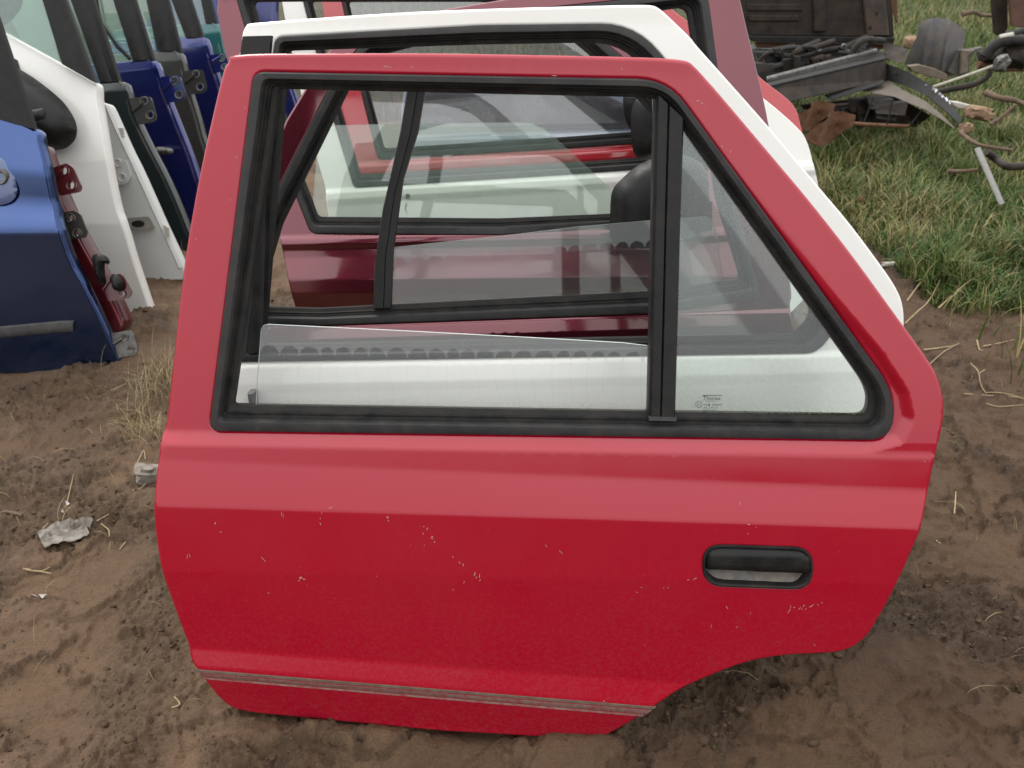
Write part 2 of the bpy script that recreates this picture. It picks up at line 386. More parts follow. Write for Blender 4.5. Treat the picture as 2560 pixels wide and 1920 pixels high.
        P = [(Qa[i, c, 0], -pr[c][1] - hq[i, c], Qa[i, c, 1]) for i in range(n) for c in range(k)]
        for i in range(n if closed else n - 1):
            j = (i + 1) % n
            for c in range(k):
                e = (c + 1) % k; Q.append((i * k + c, j * k + c, j * k + e, i * k + e))
        if not closed: Q += [tuple(range(k)), tuple((n - 1) * k + c for c in reversed(range(k)))]
        me = mesh(name, P, Q, angle=R(38))
        bm = bmesh.new(); bm.from_mesh(me); bmesh.ops.recalc_face_normals(bm, faces=bm.faces); bm.to_mesh(me); bm.free()
        o = link(name, me, mat, parent or s.root)
        if label: o['label'] = label
        return o
    def seal(s, O_, I_, w_out=(0, .005), back=.03):
        a, b = w_out
        s.ribbon(O_, I_, [(-.05, .0), (-.02, b * .7), (.08, b), (.40, b * .9), (.47, b * .3), (.50, -.004)], M['rub'], 'window_seal', back=back)
        s.ribbon(O_, I_, [(.47, -.002), (.50, -.006), (.60, -.006), (.64, -.009), (.74, -.008), (.78, -.013), (1.0, -.016)], M['rubd'], 'glass_run', back=back)
    def plate(s, P, mat, w0, T=.004, name='window_glass', holes=(), edge=None, parent=None, label=None, at_w=True, local=False, rel=False):
        L = np.array(P) if local else np.array([s.loc(p[0], p[1], w0 if at_w else 0) for p in P]); HH = [np.array(h) if local else np.array([s.loc(p[0], p[1], w0) for p in h]) for h in holes]
        V, F = fill(L, HH); n = len(V)
        hz = s.h(V[:, 0], V[:, 1]) if rel else np.zeros(n)
        Pv = [(v[0], -w0 - a, v[1]) for v, a in zip(V, hz)] + [(v[0], -w0 + T - a, v[1]) for v, a in zip(V, hz)]
        E = {}
        for f in F:
            for i in range(3):
                e = (f[i], f[(i + 1) % 3])
                if (e[1], e[0]) in E: del E[(e[1], e[0])]
                else: E[e] = 1
        Q = [tuple(f) for f in F] + [(f[2] + n, f[1] + n, f[0] + n) for f in F]; ns = len(Q); Q += [(e[1], e[0], e[0] + n, e[1] + n) for e in E]
        me = mesh(name, Pv, Q, smooth=False); o = link(name, me, None, parent or s.root, mats=[mat] + ([edge] if edge else []))
        if edge:
            for f in me.polygons[ns:]: f.material_index = 1
        if label: o['label'] = label
        return o
    def pillow(s, P, mat, w0, depth, name, rad=None, g=.012, parent=None, back=.02, label=None, power=.5):
        L = densify(np.array([s.loc(p[0], p[1], w0) for p in chaikin(P, 2)]), g * .7); V, F = fill(L, [], g, g)
        d = dist_to(V, [(L, True)]); rad = rad or d.max(); t = np.clip(d / rad, 0, 1); hh = depth * np.power(np.clip(1 - (1 - t) ** 2, 0, 1), power)
        n = len(V); Pv = [(V[i, 0], -w0 - hh[i], V[i, 1]) for i in range(n)] + [(V[i, 0], -w0 + back * min(1, hh[i] / depth), V[i, 1]) for i in range(n)]
        Q = [tuple(f) for f in F] + [(f[2] + n, f[1] + n, f[0] + n) for f in F]
        me = mesh(name, Pv, Q, angle=R(60)); bm = bmesh.new(); bm.from_mesh(me); bmesh.ops.remove_doubles(bm, verts=bm.verts, dist=1e-5); bm.to_mesh(me); bm.free()
        o = link(name, me, mat, parent or s.root)
        if label: o['label'] = label
        return o
#__PARTS__
# ------------------------------------------------------------------ noise
_LC = {}
def _lat(seed, n=256):
    if seed not in _LC: _LC[seed] = _lat0(seed, n)
    return _LC[seed]
def _lat0(seed, n=256):
    r = np.random.default_rng(seed); a = r.random((n, n)) * 2 * math.pi; return np.cos(a), np.sin(a)
def perlin(x, y, seed=0):
    gx, gy = _lat(seed); n = 256
    xi = np.floor(x).astype(int); yi = np.floor(y).astype(int); xf, yf = x - xi, y - yi
    f = lambda t: t * t * t * (t * (t * 6 - 15) + 10)
    u, v = f(xf), f(yf); xi %= n; yi %= n; x1 = (xi + 1) % n; y1 = (yi + 1) % n
    d = lambda a, b, dx, dy: gx[a, b] * dx + gy[a, b] * dy
    return ((d(xi, yi, xf, yf) * (1 - u) + d(x1, yi, xf - 1, yf) * u) * (1 - v) + (d(xi, y1, xf, yf - 1) * (1 - u) + d(x1, y1, xf - 1, yf - 1) * u) * v) * 1.4
def fbm(x, y, f, oc=4, g=.5, seed=0):
    o = 0; a = 1
    for i in range(oc): o = o + a * perlin(x * f * 2 ** i + 17.3 * i, y * f * 2 ** i + 9.1 * i, seed + i); a *= g
    return o
def sstep(a, b, x): t = np.clip((x - a) / (b - a), 0, 1); return t * t * (3 - 2 * t)

PILES = []      # (x, y, sx, sy, h)
def _flow(x, y):
    X, Y = x * .8 + y * .6, y * .8 - x * .6; X = X + .05 * perlin(x * 6, y * 6, 71); Y = Y + .05 * perlin(x * 6, y * 6, 72)
    return fbm(X * .65, Y, 5.5, 3, .55, 60) + .16 * fbm(x, y, 34, 3, .6, 66)
def crumb(x, y):
    """1 where the mud is broken up into clods, 0 where it is trodden smooth"""
    m = fbm(x + .15 * perlin(x * 3, y * 3, 5), y, 2.2, 4, .6, 40) + .12 * fbm(x, y, 25, 2, .5, 43)
    c = sstep(.16, .50, m)
    c = np.maximum(c, sstep(.15, .03, np.abs(_flow(x, y))) * sstep(-.35, .05, m) * .85)
    c = np.maximum(c, sstep(.30, .0, np.abs(y - (2.02 + .10 * (x + 1.3)))) * sstep(-.5, -.75, x) * .9)
    c = np.maximum(c, sstep(.14, .02, np.abs((x + .66) + .22 * (y - 1.0) + .05 * fbm(x, y, 8, 2, .5, 48))) * sstep(.5, .8, y) * sstep(2.3, 1.9, y) * .75)
    return c
def gz(x, y):
    x = np.asarray(x, float); y = np.asarray(y, float)
    z = .022 * fbm(x, y, .8, 3, .5, 1) + .011 * fbm(x, y, 4, 4, .55, 8)
    c = crumb(x, y); s = _flow(x, y)
    # smooth mud lies in smeared plates with ragged, crumbling edges
    z = z + .010 * sstep(-.05, .05, s) + .006 * sstep(.30, .36, s) - .006 * sstep(-.30, -.36, s) + .0025 * fbm(x, y, 14, 3, .5, 61)
    rd = np.maximum(0, 1 - np.abs(fbm(x + .02 * perlin(x * 20, y * 20, 3), y, 9, 2, .5, 90)) * 9)
    z = z - (1 - c * .5) * .008 * rd * sstep(.1, .3, fbm(x, y, 1.7, 2, .5, 77))
    k1 = 1 - np.abs(fbm(x, y, 26, 3, .6, 20)) * 1.8; k2 = 1 - np.abs(fbm(x, y, 62, 2, .6, 30)) * 1.8
    z = z + c * (.008 * k1 + .006 * k2 - .004) + .0016 * fbm(x, y, 60, 2, .6, 50)
    for (px, py, sx, sy, h) in PILES: z = z + h * np.exp(-((x - px) / sx) ** 2 - ((y - py) / sy) ** 2)
    fade = sstep(14, 8, np.hypot(x, y)); z = z * fade
    return z - .014
def gz1(x, y): return float(gz(np.array([x]), np.array([y]))[0])

def build_ground():
    ys = [-30, -20, -13, -8, -5, -3, -1.8, -1.0, -.5, -.2, 0]; y = .05
    while y < 12: ys.append(y); y += max(.004, (y * y + 1.44) / (1.2 * FPX) * 5.2)
    while y < 120: ys.append(y); y *= 1.12
    s = np.concatenate([-np.geomspace(30, 1.35, 40)[:-1], np.arange(-1.35, 1.35, .0036), np.geomspace(1.35, 30, 40)])
    Y = np.array(ys); S, YY = np.meshgrid(s, Y); X = S * (.62 + .52 * np.abs(YY - .2)); Z = gz(X, YY)
    n, m = X.shape; V = np.stack([X.ravel(), YY.ravel(), Z.ravel()], 1)
    i = np.arange(n * m).reshape(n, m); F = np.stack([i[:-1, :-1].ravel(), i[:-1, 1:].ravel(), i[1:, 1:].ravel(), i[1:, :-1].ravel()], 1)
    me = bpy.data.meshes.new('ground'); me.vertices.add(len(V)); me.vertices.foreach_set('co', V.astype(np.float32).ravel())
    me.loops.add(F.size); me.loops.foreach_set('vertex_index', F.astype(np.int32).ravel()); me.polygons.add(len(F))
    me.polygons.foreach_set('loop_start', np.arange(0, F.size, 4, dtype=np.int32)); me.update(calc_edges=True); me.validate(); me.shade_smooth()
    at_ = me.attributes.new('clods', 'FLOAT', 'POINT'); at_.data.foreach_set('value', crumb(X, YY).ravel().astype(np.float32))
    gr = sstep(.0, .35, grass_mask(X, YY)); a2 = me.attributes.new('turf', 'FLOAT', 'POINT'); a2.data.foreach_set('value', gr.ravel().astype(np.float32))
    m_, t, out = newmat('mud'); co = t.nodes.new('ShaderNodeTexCoord').outputs['Object']
    A = t.nodes.new('ShaderNodeAttribute'); A.attribute_name = 'clods'; B = t.nodes.new('ShaderNodeAttribute'); B.attribute_name = 'turf'
    n1 = noise(t, 3.2, 6, .6, co, .6); n2 = noise(t, 26, 8, .7, co); n3 = noise(t, 240, 5, .7, co)
    smooth_c = mixc(t, ramp(t, n1, [(.32, 0), (.68, 1)]), (.135, .076, .040), (.220, .140, .082))
    smooth_c = mixc(t, ramp(t, n2, [(.52, 0), (.72, .65)]), smooth_c, (.065, .042, .026))
    rough_c = mixc(t, ramp(t, n2, [(.35, 0), (.65, 1)]), (.070, .042, .023), (.150, .095, .055))
    c = mixc(t, A.outputs['Fac'], smooth_c, rough_c)
    c = mixc(t, ramp(t, n3, [(.35, .35), (.6, 0)]), c, (.04, .026, .016))
    c = mixc(t, ramp(t, noise(t, 9, 5, .6, co), [(.55, 0), (.75, .4)]), c, (.225, .155, .10))
    # soil colour multiplied darker towards the right, broken up by noise
    sp = t.nodes.new('ShaderNodeSeparateXYZ'); t.links.new(co, sp.inputs[0]); right_dark = math_(t, 'ADD', math_(t, 'MULTIPLY', sp.outputs[0], .9), math_(t, 'MULTIPLY', noise(t, 2.2, 5, .6, co, .5), 1.2))
    hs = t.nodes.new('ShaderNodeMix'); hs.data_type = 'RGBA'; hs.blend_type = 'MULTIPLY'; hs.inputs[0].default_value = 1.0; t.links.new(c, hs.inputs[6]); t.links.new(ramp(t, right_dark, [(.35, 1.0), (1.05, (.60, .56, .52))]), hs.inputs[7]); c = hs.outputs[2]
    c = mixc(t, math_(t, 'MULTIPLY', B.outputs['Fac'], .85), c, (.030, .034, .012))
    b = N(t, 'ShaderNodeBsdfPrincipled'); t.links.new(c, b.inputs['Base Color']); t.links.new(ramp(t, n1, [(.3, .62), (.7, .95)]), b.inputs['Roughness'])
    b.inputs['Specular IOR Level'].default_value = .35
    bp = N(t, 'ShaderNodeBump', Strength=.9, Distance=.010); h = math_(t, 'ADD', math_(t, 'MULTIPLY', noise(t, 75, 6, .7, co), 1.0), math_(t, 'MULTIPLY', n3, .6))
    t.links.new(h, bp.inputs['Height']); t.links.new(bp.outputs[0], b.inputs['Normal']); t.links.new(b.outputs[0], out.inputs[0])
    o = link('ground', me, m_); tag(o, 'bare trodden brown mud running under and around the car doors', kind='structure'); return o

# grass lies to the right of and beyond the doors
GE = [gnd(px, py) for px, py in [(2060, 500), (2130, 590), (2190, 680), (2250, 775), (2330, 800), (2430, 800), (2600, 850)]]
def grass_mask(x, y):
    """>0 in the grass; metres-ish inside the edge"""
    gx = np.array([g.x for g in GE] + [9.0]); gy = np.array([g.y for g in GE] + [GE[-1].y - .1])
    edge = np.interp(x, gx, gy)
    d = y - np.where(x < gx[0], gy[0] + .25 + (gx[0] - x) * 1.1, edge)
    d = np.maximum(d, np.where(y > 5.2, (y - 5.2) * .5, -9))
    return d + .45 * fbm(x, y, 2.2, 5, .6, 130)

def world_prism(name, P, dv, mat, parent=None, bevel=.004, smooth=False):
    P = [Vector(p) for p in P]; dv = Vector(dv); n = len(P); V = P + [p + dv for p in P]
    me = bpy.data.meshes.new(name); me.from_pydata([tuple(v) for v in V], [], [tuple(range(n)), tuple(range(2 * n - 1, n - 1, -1))] + [(i, i + n, (i + 1) % n + n, (i + 1) % n) for i in range(n)]); me.update()
    bm = bmesh.new(); bm.from_mesh(me); bmesh.ops.recalc_face_normals(bm, faces=bm.faces)
    if bevel: bmesh.ops.bevel(bm, geom=bm.edges[:], offset=bevel, segments=1, affect='EDGES')
    bmesh.ops.triangulate(bm, faces=[f for f in bm.faces if len(f.verts) > 4]); bm.to_mesh(me); bm.free()
    return link(name, me, mat, parent)
def tube(name, pts, r, mat, parent=None, seg=8, r2=None, jitter=0):
    pts = [Vector(p) for p in pts]; Q = []
    for i in range(len(pts) - 1):
        a, b, c, e = pts[max(i - 1, 0)], pts[i], pts[i + 1], pts[min(i + 2, len(pts) - 1)]
        for t in np.linspace(0, 1, 7)[:-1 if i < len(pts) - 2 else None]:
            Q.append(.5 * ((2 * b) + (c - a) * t + (2 * a - 5 * b + 4 * c - e) * t * t + (3 * b - a - 3 * c + e) * t ** 3))
    V, F = [], []; n = len(Q); up = Vector((.1, .2, 1)).normalized()
    for i, q in enumerate(Q):
        T = (Q[min(i + 1, n - 1)] - Q[max(i - 1, 0)]).normalized(); A = T.cross(up).normalized(); B = A.cross(T); rr = (r + ((r2 if r2 is not None else r) - r) * i / (n - 1)) * (1 + random.uniform(-jitter, jitter))
        for k in range(seg): a = 2 * math.pi * k / seg; V.append(q + (A * math.cos(a) + B * math.sin(a)) * rr)
    for i in range(n - 1):
        for k in range(seg): F.append((i * seg + k, i * seg + (k + 1) % seg, (i + 1) * seg + (k + 1) % seg, (i + 1) * seg + k))
    F += [tuple(reversed(range(seg))), tuple((n - 1) * seg + k for k in range(seg))]
    return link(name, mesh(name, V, F, angle=R(50)), mat, parent)
def pxs(P, Y): return [at(p[0], p[1], Y if len(p) < 3 else p[2]) for p in P]
def group_root(name, loc, label, cat, group=None):
    r = bpy.data.objects.new(name, None); r.empty_display_size = .1; COL.objects.link(r); r.location = loc; tag(r, label, cat, group); return r
def adopt(root, objs):
    for o in objs:
        if o.parent is None:
            o.data.transform(Matrix.Translation(-root.location)); o.parent = root
def rock(name, c, size, mat, seed=0, flat=.6, sub=3):
    bm = bmesh.new(); bmesh.ops.create_icosphere(bm, subdivisions=sub, radius=1)
    for v in bm.verts:
        n = v.co.copy(); s = 1 + .5 * (perlin(np.array([n.x * 1.3 + seed]), np.array([n.y * 1.3 + n.z * 2.1 + seed]), seed)[0]) + .12 * perlin(np.array([n.x * 4 + seed]), np.array([n.y * 4 + n.z * 5]), seed + 1)[0]
        v.co = Vector((n.x * size[0], n.y * size[1], n.z * size[2] * flat)) * s
        for ax in range(3):
            lim = (size[0], size[1], size[2] * flat)[ax] * .86; v.co[ax] = max(-lim, min(lim, v.co[ax]))
    me = bpy.data.meshes.new(name); bm.to_mesh(me); bm.free(); me.shade_smooth(); me.set_sharp_from_angle(angle=R(28)); o = link(name, me, mat); o.location = c; return o

# ------------------------------------------------------------------ door 1: the red rear door in front
D1 = Door('car_door', 'bright red rear car door with scratched paint and black pull handle, standing frontmost', 'car door', 0.0, .894, 14, -1, 'doors leaning in the row in front', clamp=False)
d = D1; d.rr = .0065
for a in [((560, 160), (1700, 190), -.050), ((400, 1076), (1900, 1096), 0.0), ((400, 1112), (1900, 1136), .015), ((400, 1150), (1900, 1212), .0178),
          ((385, 1266), (2300, 1322), .0345), ((400, 1430), (2200, 1460), .0335), ((472, 1618), (1250, 1675), .019),
          ((490, 1668), (1250, 1732), .0255), ((509, 1699), (1237, 1760), .022), ((560, 1778), (1490, 1852), .0)]: d.feat(*a)
_P = np.array([d.loc(*p) for p in [(1760, 330), (1900, 500), (2080, 740), (2200, 890), (2258, 985), (2268, 1045), (2240, 1092), (2170, 1112), (2050, 1116)]])
_Q = np.vstack([_P, [(_P[-1][0], -1), (3, -1), (3, 3), (_P[0][0], 3)]])
_vb = D1.loc(2050, 1118)[1]; _ua, _ub = D1.loc(2050, 1118)[0], D1.loc(2200, 1100)[0]
def _step(U, V):
    sh = U.shape; P = np.stack([U.ravel(), V.ravel()], 1); dd = dist_to(P, [(_P, False)]); s = np.where(inside(P, _Q), dd, -dd)
    fade = sstep(1.0, .60, P[:, 1]) * np.maximum(sstep(_ua, _ub, P[:, 0]), sstep(-.005, .03, P[:, 1] - _vb)); base = np.minimum(0, D1.hraw(U, V)).ravel()
    return (base + sstep(-.008, .009, s) * .013 * fade).reshape(sh)
d.steps = [_step]
_D = densify(_P, .008)[:-int(np.linalg.norm(_P[-1] - _P[0]) / .008)]; _T = np.gradient(_D, axis=0); _T /= np.linalg.norm(_T, axis=1)[:, None]; _Nn = np.stack([-_T[:, 1], _T[:, 0]], 1)
d.xtra = [_D + _Nn * q for q in (-.010, -.007, -.0045, -.002, 0, .002, .0045, .007, .010)]
_a, _b = d.loc(2000, 1200), d.loc(2350, 985); _g1, _g2 = np.meshgrid(np.arange(_a[0], _b[0], .0045), np.arange(_a[1], _b[1], .0045)); d.xtra.append(np.stack([_g1.ravel() + .0007, _g2.ravel()], 1))
OUT1 = [(572, 134), (569, 156), (558, 165), (499, 420), (464, 616), (444, 781), (423, 980), (413, 1068), (399, 1099), (382, 1250), (383, 1310), (399, 1423), (428, 1504), (450, 1565),
        (471, 1618), (474, 1650), (490, 1675), (549, 1752), (594, 1781), (757, 1797), (1103, 1831), (1250, 1838), (1425, 1851), (1485, 1853), (1535, 1832), (1640, 1767), (1697, 1727),
        (1779, 1690), (1872, 1655), (1962, 1640), (2072, 1636), (2116, 1629), (2150, 1610), (2176, 1585), (2229, 1493), (2263, 1421), (2291, 1356), (2306, 1323), (2328, 1200), (2349, 1110), (2361, 1055),
        (2363, 1000), (2345, 935), (2309, 881), (2262, 816), (2131, 635), (2023, 498), (1940, 400), (1800, 234), (1733, 159), (1714, 149), (1622, 142), (1100, 132), (850, 132)]
W1O = round_poly([(638, 181, 26), (1668, 200, 75), (2232, 978, 70), (2226, 1097, 60), (526, 1074, 28)], line=18)
W1I = round_poly([(688, 219, 10), (1655, 241, 45), (2186, 985, 55), (2178, 1048, 26), (572, 1022, 8)], line=18)
HO = round_poly([(1757, 1361, 50), (2032, 1369, 50), (2030, 1474, 52), (1758, 1464, 52)], line=4)
HM = round_poly([(1761, 1365, 48), (2028, 1373, 48), (2026, 1470, 50), (1762, 1460, 50)], line=4)
HI = round_poly([(1765, 1369, 46), (2024, 1377, 46), (2022, 1466, 48), (1766, 1456, 48)], line=4)
b1 = d.body(OUT1, [W1O, HM], M['red'], T=.045, gu=.018, gv=.0055, er=.006)
RP = [(-.04, .000), (-.02, .004), (.08, .006), (.34, .005), (.42, .001), (.50, -.004), (.56, -.006), (.66, -.005), (.74, -.008), (.80, -.014), (1.0, -.016)]
d.seal(W1O, W1I, (0, .006))
# quarter light pillar
BL = [(1640, 232), (1633, 560), (1628, 800), (1622, 1046)]; BRR = [(1712, 300), (1703, 560), (1697, 800), (1690, 1046)]
d.ribbon(BL, BRR, [(0, -.012), (.04, -.003), (.10, 0.0), (.40, .001), (.44, -.002), (.48, .002), (.92, .0015), (.98, -.003), (1, -.012)], M['bar'], 'window_pillar', closed=False, back=.03)
sh = d.ribbon([(1621, 1040), (1692, 1042)], [(1622, 1050), (1690, 1051)], [(0, .002), (1, .004)], M['rub'], 'pillar_shoe', closed=False, back=.02)
zt = d.loc(1100, 905)[1]; sl = (d.loc(1600, 872)[1] - d.loc(660, 905)[1]) / (d.loc(1600, 872)[0] - d.loc(660, 905)[0])
g1 = glass('drop_glass', refl=1.0, dust=.025, tint=(.975, .985, .975), tracks=(d.loc(1130, 910)[1], -.01, .027, .014, .18), grime=(d.loc(1100, 1035)[1], d.loc(1100, 1010)[1], .25))
G1P = [(645, 829), (650, 819), (660, 816), (1000, 832), (1400, 853), (1560, 862), (1620, 869), (1640, 880), (1640, 1045), (637, 1045), (640, 940)]
d.plate(G1P, g1, -.020, .004, 'window_glass', edge=M['gedge'], rel=True)
g2 = glass('quarter_glass', refl=1.1, rough=.10, dust=.035, dustcol=(.42, .42, .44), grime=(d.loc(1900, 1040)[1], d.loc(1900, 740)[1], .13))
d.plate([(1690, 290), (1700, 285), (2195, 990), (2190, 1045), (1680, 1045)], g2, -.018, .004, 'quarter_glass', edge=M['gedge2'], rel=True)
# moss line along the bottom of the glass
MP, MF = [], []
for i in range(1500):
    px = random.uniform(1695, 2165) if i < 1250 else random.uniform(645, 1620); wv = -.017 if i < 1250 else -.0185
    u, v = d.loc(px, 1040 - abs(random.gauss(0, 2.6)) + (0 if i < 1250 else -2), wv); s = random.uniform(.0006, .0018); k = len(MP)
    a = random.uniform(0, 6.28)
    for q in range(3): MP.append((u + s * math.cos(a + q * 2.1), -wv + .004 - random.uniform(0, .002), v + s * math.sin(a + q * 2.1) * .8))
    MF.append((k, k + 1, k + 2))
mo = link('moss', mesh('moss', MP, MF, smooth=False), plain('moss', (.045, .05, .015), .95, scale=300, col2=(.02, .02, .01)), d.root); mo['kind'] = 'stuff'
# etched print
def text(dr, s, px, py, hpx, w0, mat, parent, name='print', shear=0, wpx=None, align='LEFT', bold=0, roll=0.0):
    c = bpy.data.curves.new(name, 'FONT'); c.body = s; c.align_x = align; c.offset = bold; c.shear = shear; c.resolution_u = 3
    o = bpy.data.objects.new(name, c); COL.objects.link(o); bpy.context.view_layer.update()
    me = bpy.data.meshes.new_from_object(o.evaluated_get(bpy.context.evaluated_depsgraph_get())); bpy.data.objects.remove(o); bpy.data.curves.remove(c)
    V = np.array([v.co[:2] for v in me.vertices]); h = V[:, 1].max() - V[:, 1].min(); wd = V[:, 0].max() - V[:, 0].min()
    u0, v0 = dr.loc(px, py, w0); v1 = dr.loc(px, py - hpx, w0)[1]; sy = (v1 - v0) / h; sx = sy if not wpx else (dr.loc(px + wpx, py, w0)[0] - u0) / wd
    for v in me.vertices: x, y = v.co[0] * sx, (v.co[1]) * sy; v.co = (u0 + x, -w0, v0 + y + roll * x)
    hh_ = dr.h([v.co[0] for v in me.vertices], [v.co[2] for v in me.vertices])
    for v, a in zip(me.vertices, hh_): v.co[1] -= a
    me.name = name; return link(name, me, mat, parent)
qg = [c for c in D1.root.children if c.name.startswith('quarter_glass')][0]
wp = -.0176
text(d, 'Thorax', 1758, 1002, 10, wp, M['etch'], qg, 'maker_print', bold=.01, wpx=45)
text(d, 'T  TEMPERED  T', 1759, 1006.5, 2.6, wp, M['etch'], qg, 'small_print', wpx=38)
text(d, '43', 1760, 1016, 5, wp, M['etch'], qg, 'approval_print', wpx=8.5); text(d, 'R', 1770.5, 1016, 5.4, wp, M['etch'], qg, 'approval_print', bold=.05, shear=.3, wpx=6)
text(d, '000847', 1781, 1016, 5, wp, M['etch'], qg, 'approval_print', wpx=26)
text(d, 'AS 2 M 10', 1759, 1023, 5, wp, M['etch'], qg, 'approval_print', wpx=37)
text(d, 'DOT 222', 1758, 1030, 5, wp, M['etch'], qg, 'approval_print', wpx=33)
text(d, 'E', 1743, 1017, 7, wp, M['etch'], qg, 'mark_print', wpx=4); text(d, '2', 1749, 1016.5, 5.6, wp, M['etch'], qg, 'mark_print', wpx=4)
cu = [(1748.5 + 9 * math.cos(a), 1013 + 8.2 * math.sin(a)) for a in np.linspace(0, 2 * math.pi, 33)[:-1]]; cu2 = [(1748.5 + 7.9 * math.cos(a), 1013 + 7.1 * math.sin(a)) for a in np.linspace(0, 2 * math.pi, 33)[:-1]]
d.plate(cu, M['etch'], wp, .0001, 'mark_ring', holes=[cu2], parent=qg, rel=True)
d.plate([(1757, 990.5), (1807, 990.5), (1806, 992.2), (1758, 992.2)], M['etch'], wp, .0001, 'maker_bar', parent=qg, rel=True)
# pull handle
hw = float(d.h([d.loc(1890, 1415)[0]], [d.loc(1890, 1415)[1]])[0])
d.feats_bak = d.feats
hb = d.ribbon(HO, HI, [(-.15, .0002), (0, .0018), (.4, .0022), (.8, .0), (1.0, -.008)], M['rubd'], 'handle_bezel', back=.03)
FL = round_poly([(1759, 1362, 46), (2031, 1370, 46), (2027, 1434, 12), (1761, 1423, 12)], line=6)
d.pillow(FL, M['plas'], hw - .006, .010, 'handle_flap', rad=.010, g=.006, parent=hb, back=.012)
# recessed cup behind the flap
CP, CF = [], []; rows, cols = 10, 30
for i in range(rows + 1):
    q = i / rows
    for j in range(cols + 1):
        r = j / cols; px = 1763 + 262 * r; e = min(r, 1 - r) * 2
        cut = max(0, (q - .5) / .5); lim = .5 - .5 * math.sqrt(max(0, 1 - cut * cut)) * 1.0
        rr = min(max(r, lim * .34), 1 - lim * .34); px = 1758 + 272 * rr; py = 1358 + 9 * rr + q * 110
        dep = .030 * (1 - max(0, (q - .45) / .55) ** 1.6) * min(1, e * 7) ** .5 + .003
        u, v = d.loc(px, py, hw); CP.append((u, -hw + dep, v))
for i in range(rows):
    for j in range(cols): k = i * (cols + 1) + j; CF.append((k, k + cols + 1, k + cols + 2, k + 1))
cupm = rubber('dusty_handle_cup', .12, .8, 1.0, (.33, .275, .21)); link('handle_cup', mesh('handle_cup', CP, CF), cupm, hb)
# moulding residue strips along the sill
am = plain('old_tape_glue', (.17, .125, .105), .85, scale=120, col2=(.20, .03, .03), bump=.3); am2 = plain('grey_tape_glue', (.17, .135, .105), .85, scale=60, col2=(.11, .07, .055), bump=.3)
def strip(dr, A, B, mat, name, wv=.0012, n=26):
    a = [(A[0][0] + (A[1][0] - A[0][0]) * i / n, A[0][1] + (A[1][1] - A[0][1]) * i / n) for i in range(n + 1)]; b = [(B[0][0] + (B[1][0] - B[0][0]) * i / n, B[0][1] + (B[1][1] - B[0][1]) * i / n) for i in range(n + 1)]
    return dr.ribbon(a, b, [(0, wv * .2), (.1, wv), (.9, wv), (1, wv * .2)], mat, name, closed=False, back=.002)
strip(d, ((491, 1673), (1640, 1767)), ((497, 1681), (1632, 1773)), am2, 'tape_residue'); strip(d, ((498, 1683), (1630, 1775)), ((504, 1692), (1614, 1786)), am, 'tape_residue', .0008)
am3 = plain('broken_tape_line', (.26, .21, .175), .85, scale=55, col2=(.24, .012, .02), bump=.3)
strip(d, ((505, 1693), (1610, 1787)), ((507, 1697), (1606, 1791)), am3, 'tape_residue', .0009)
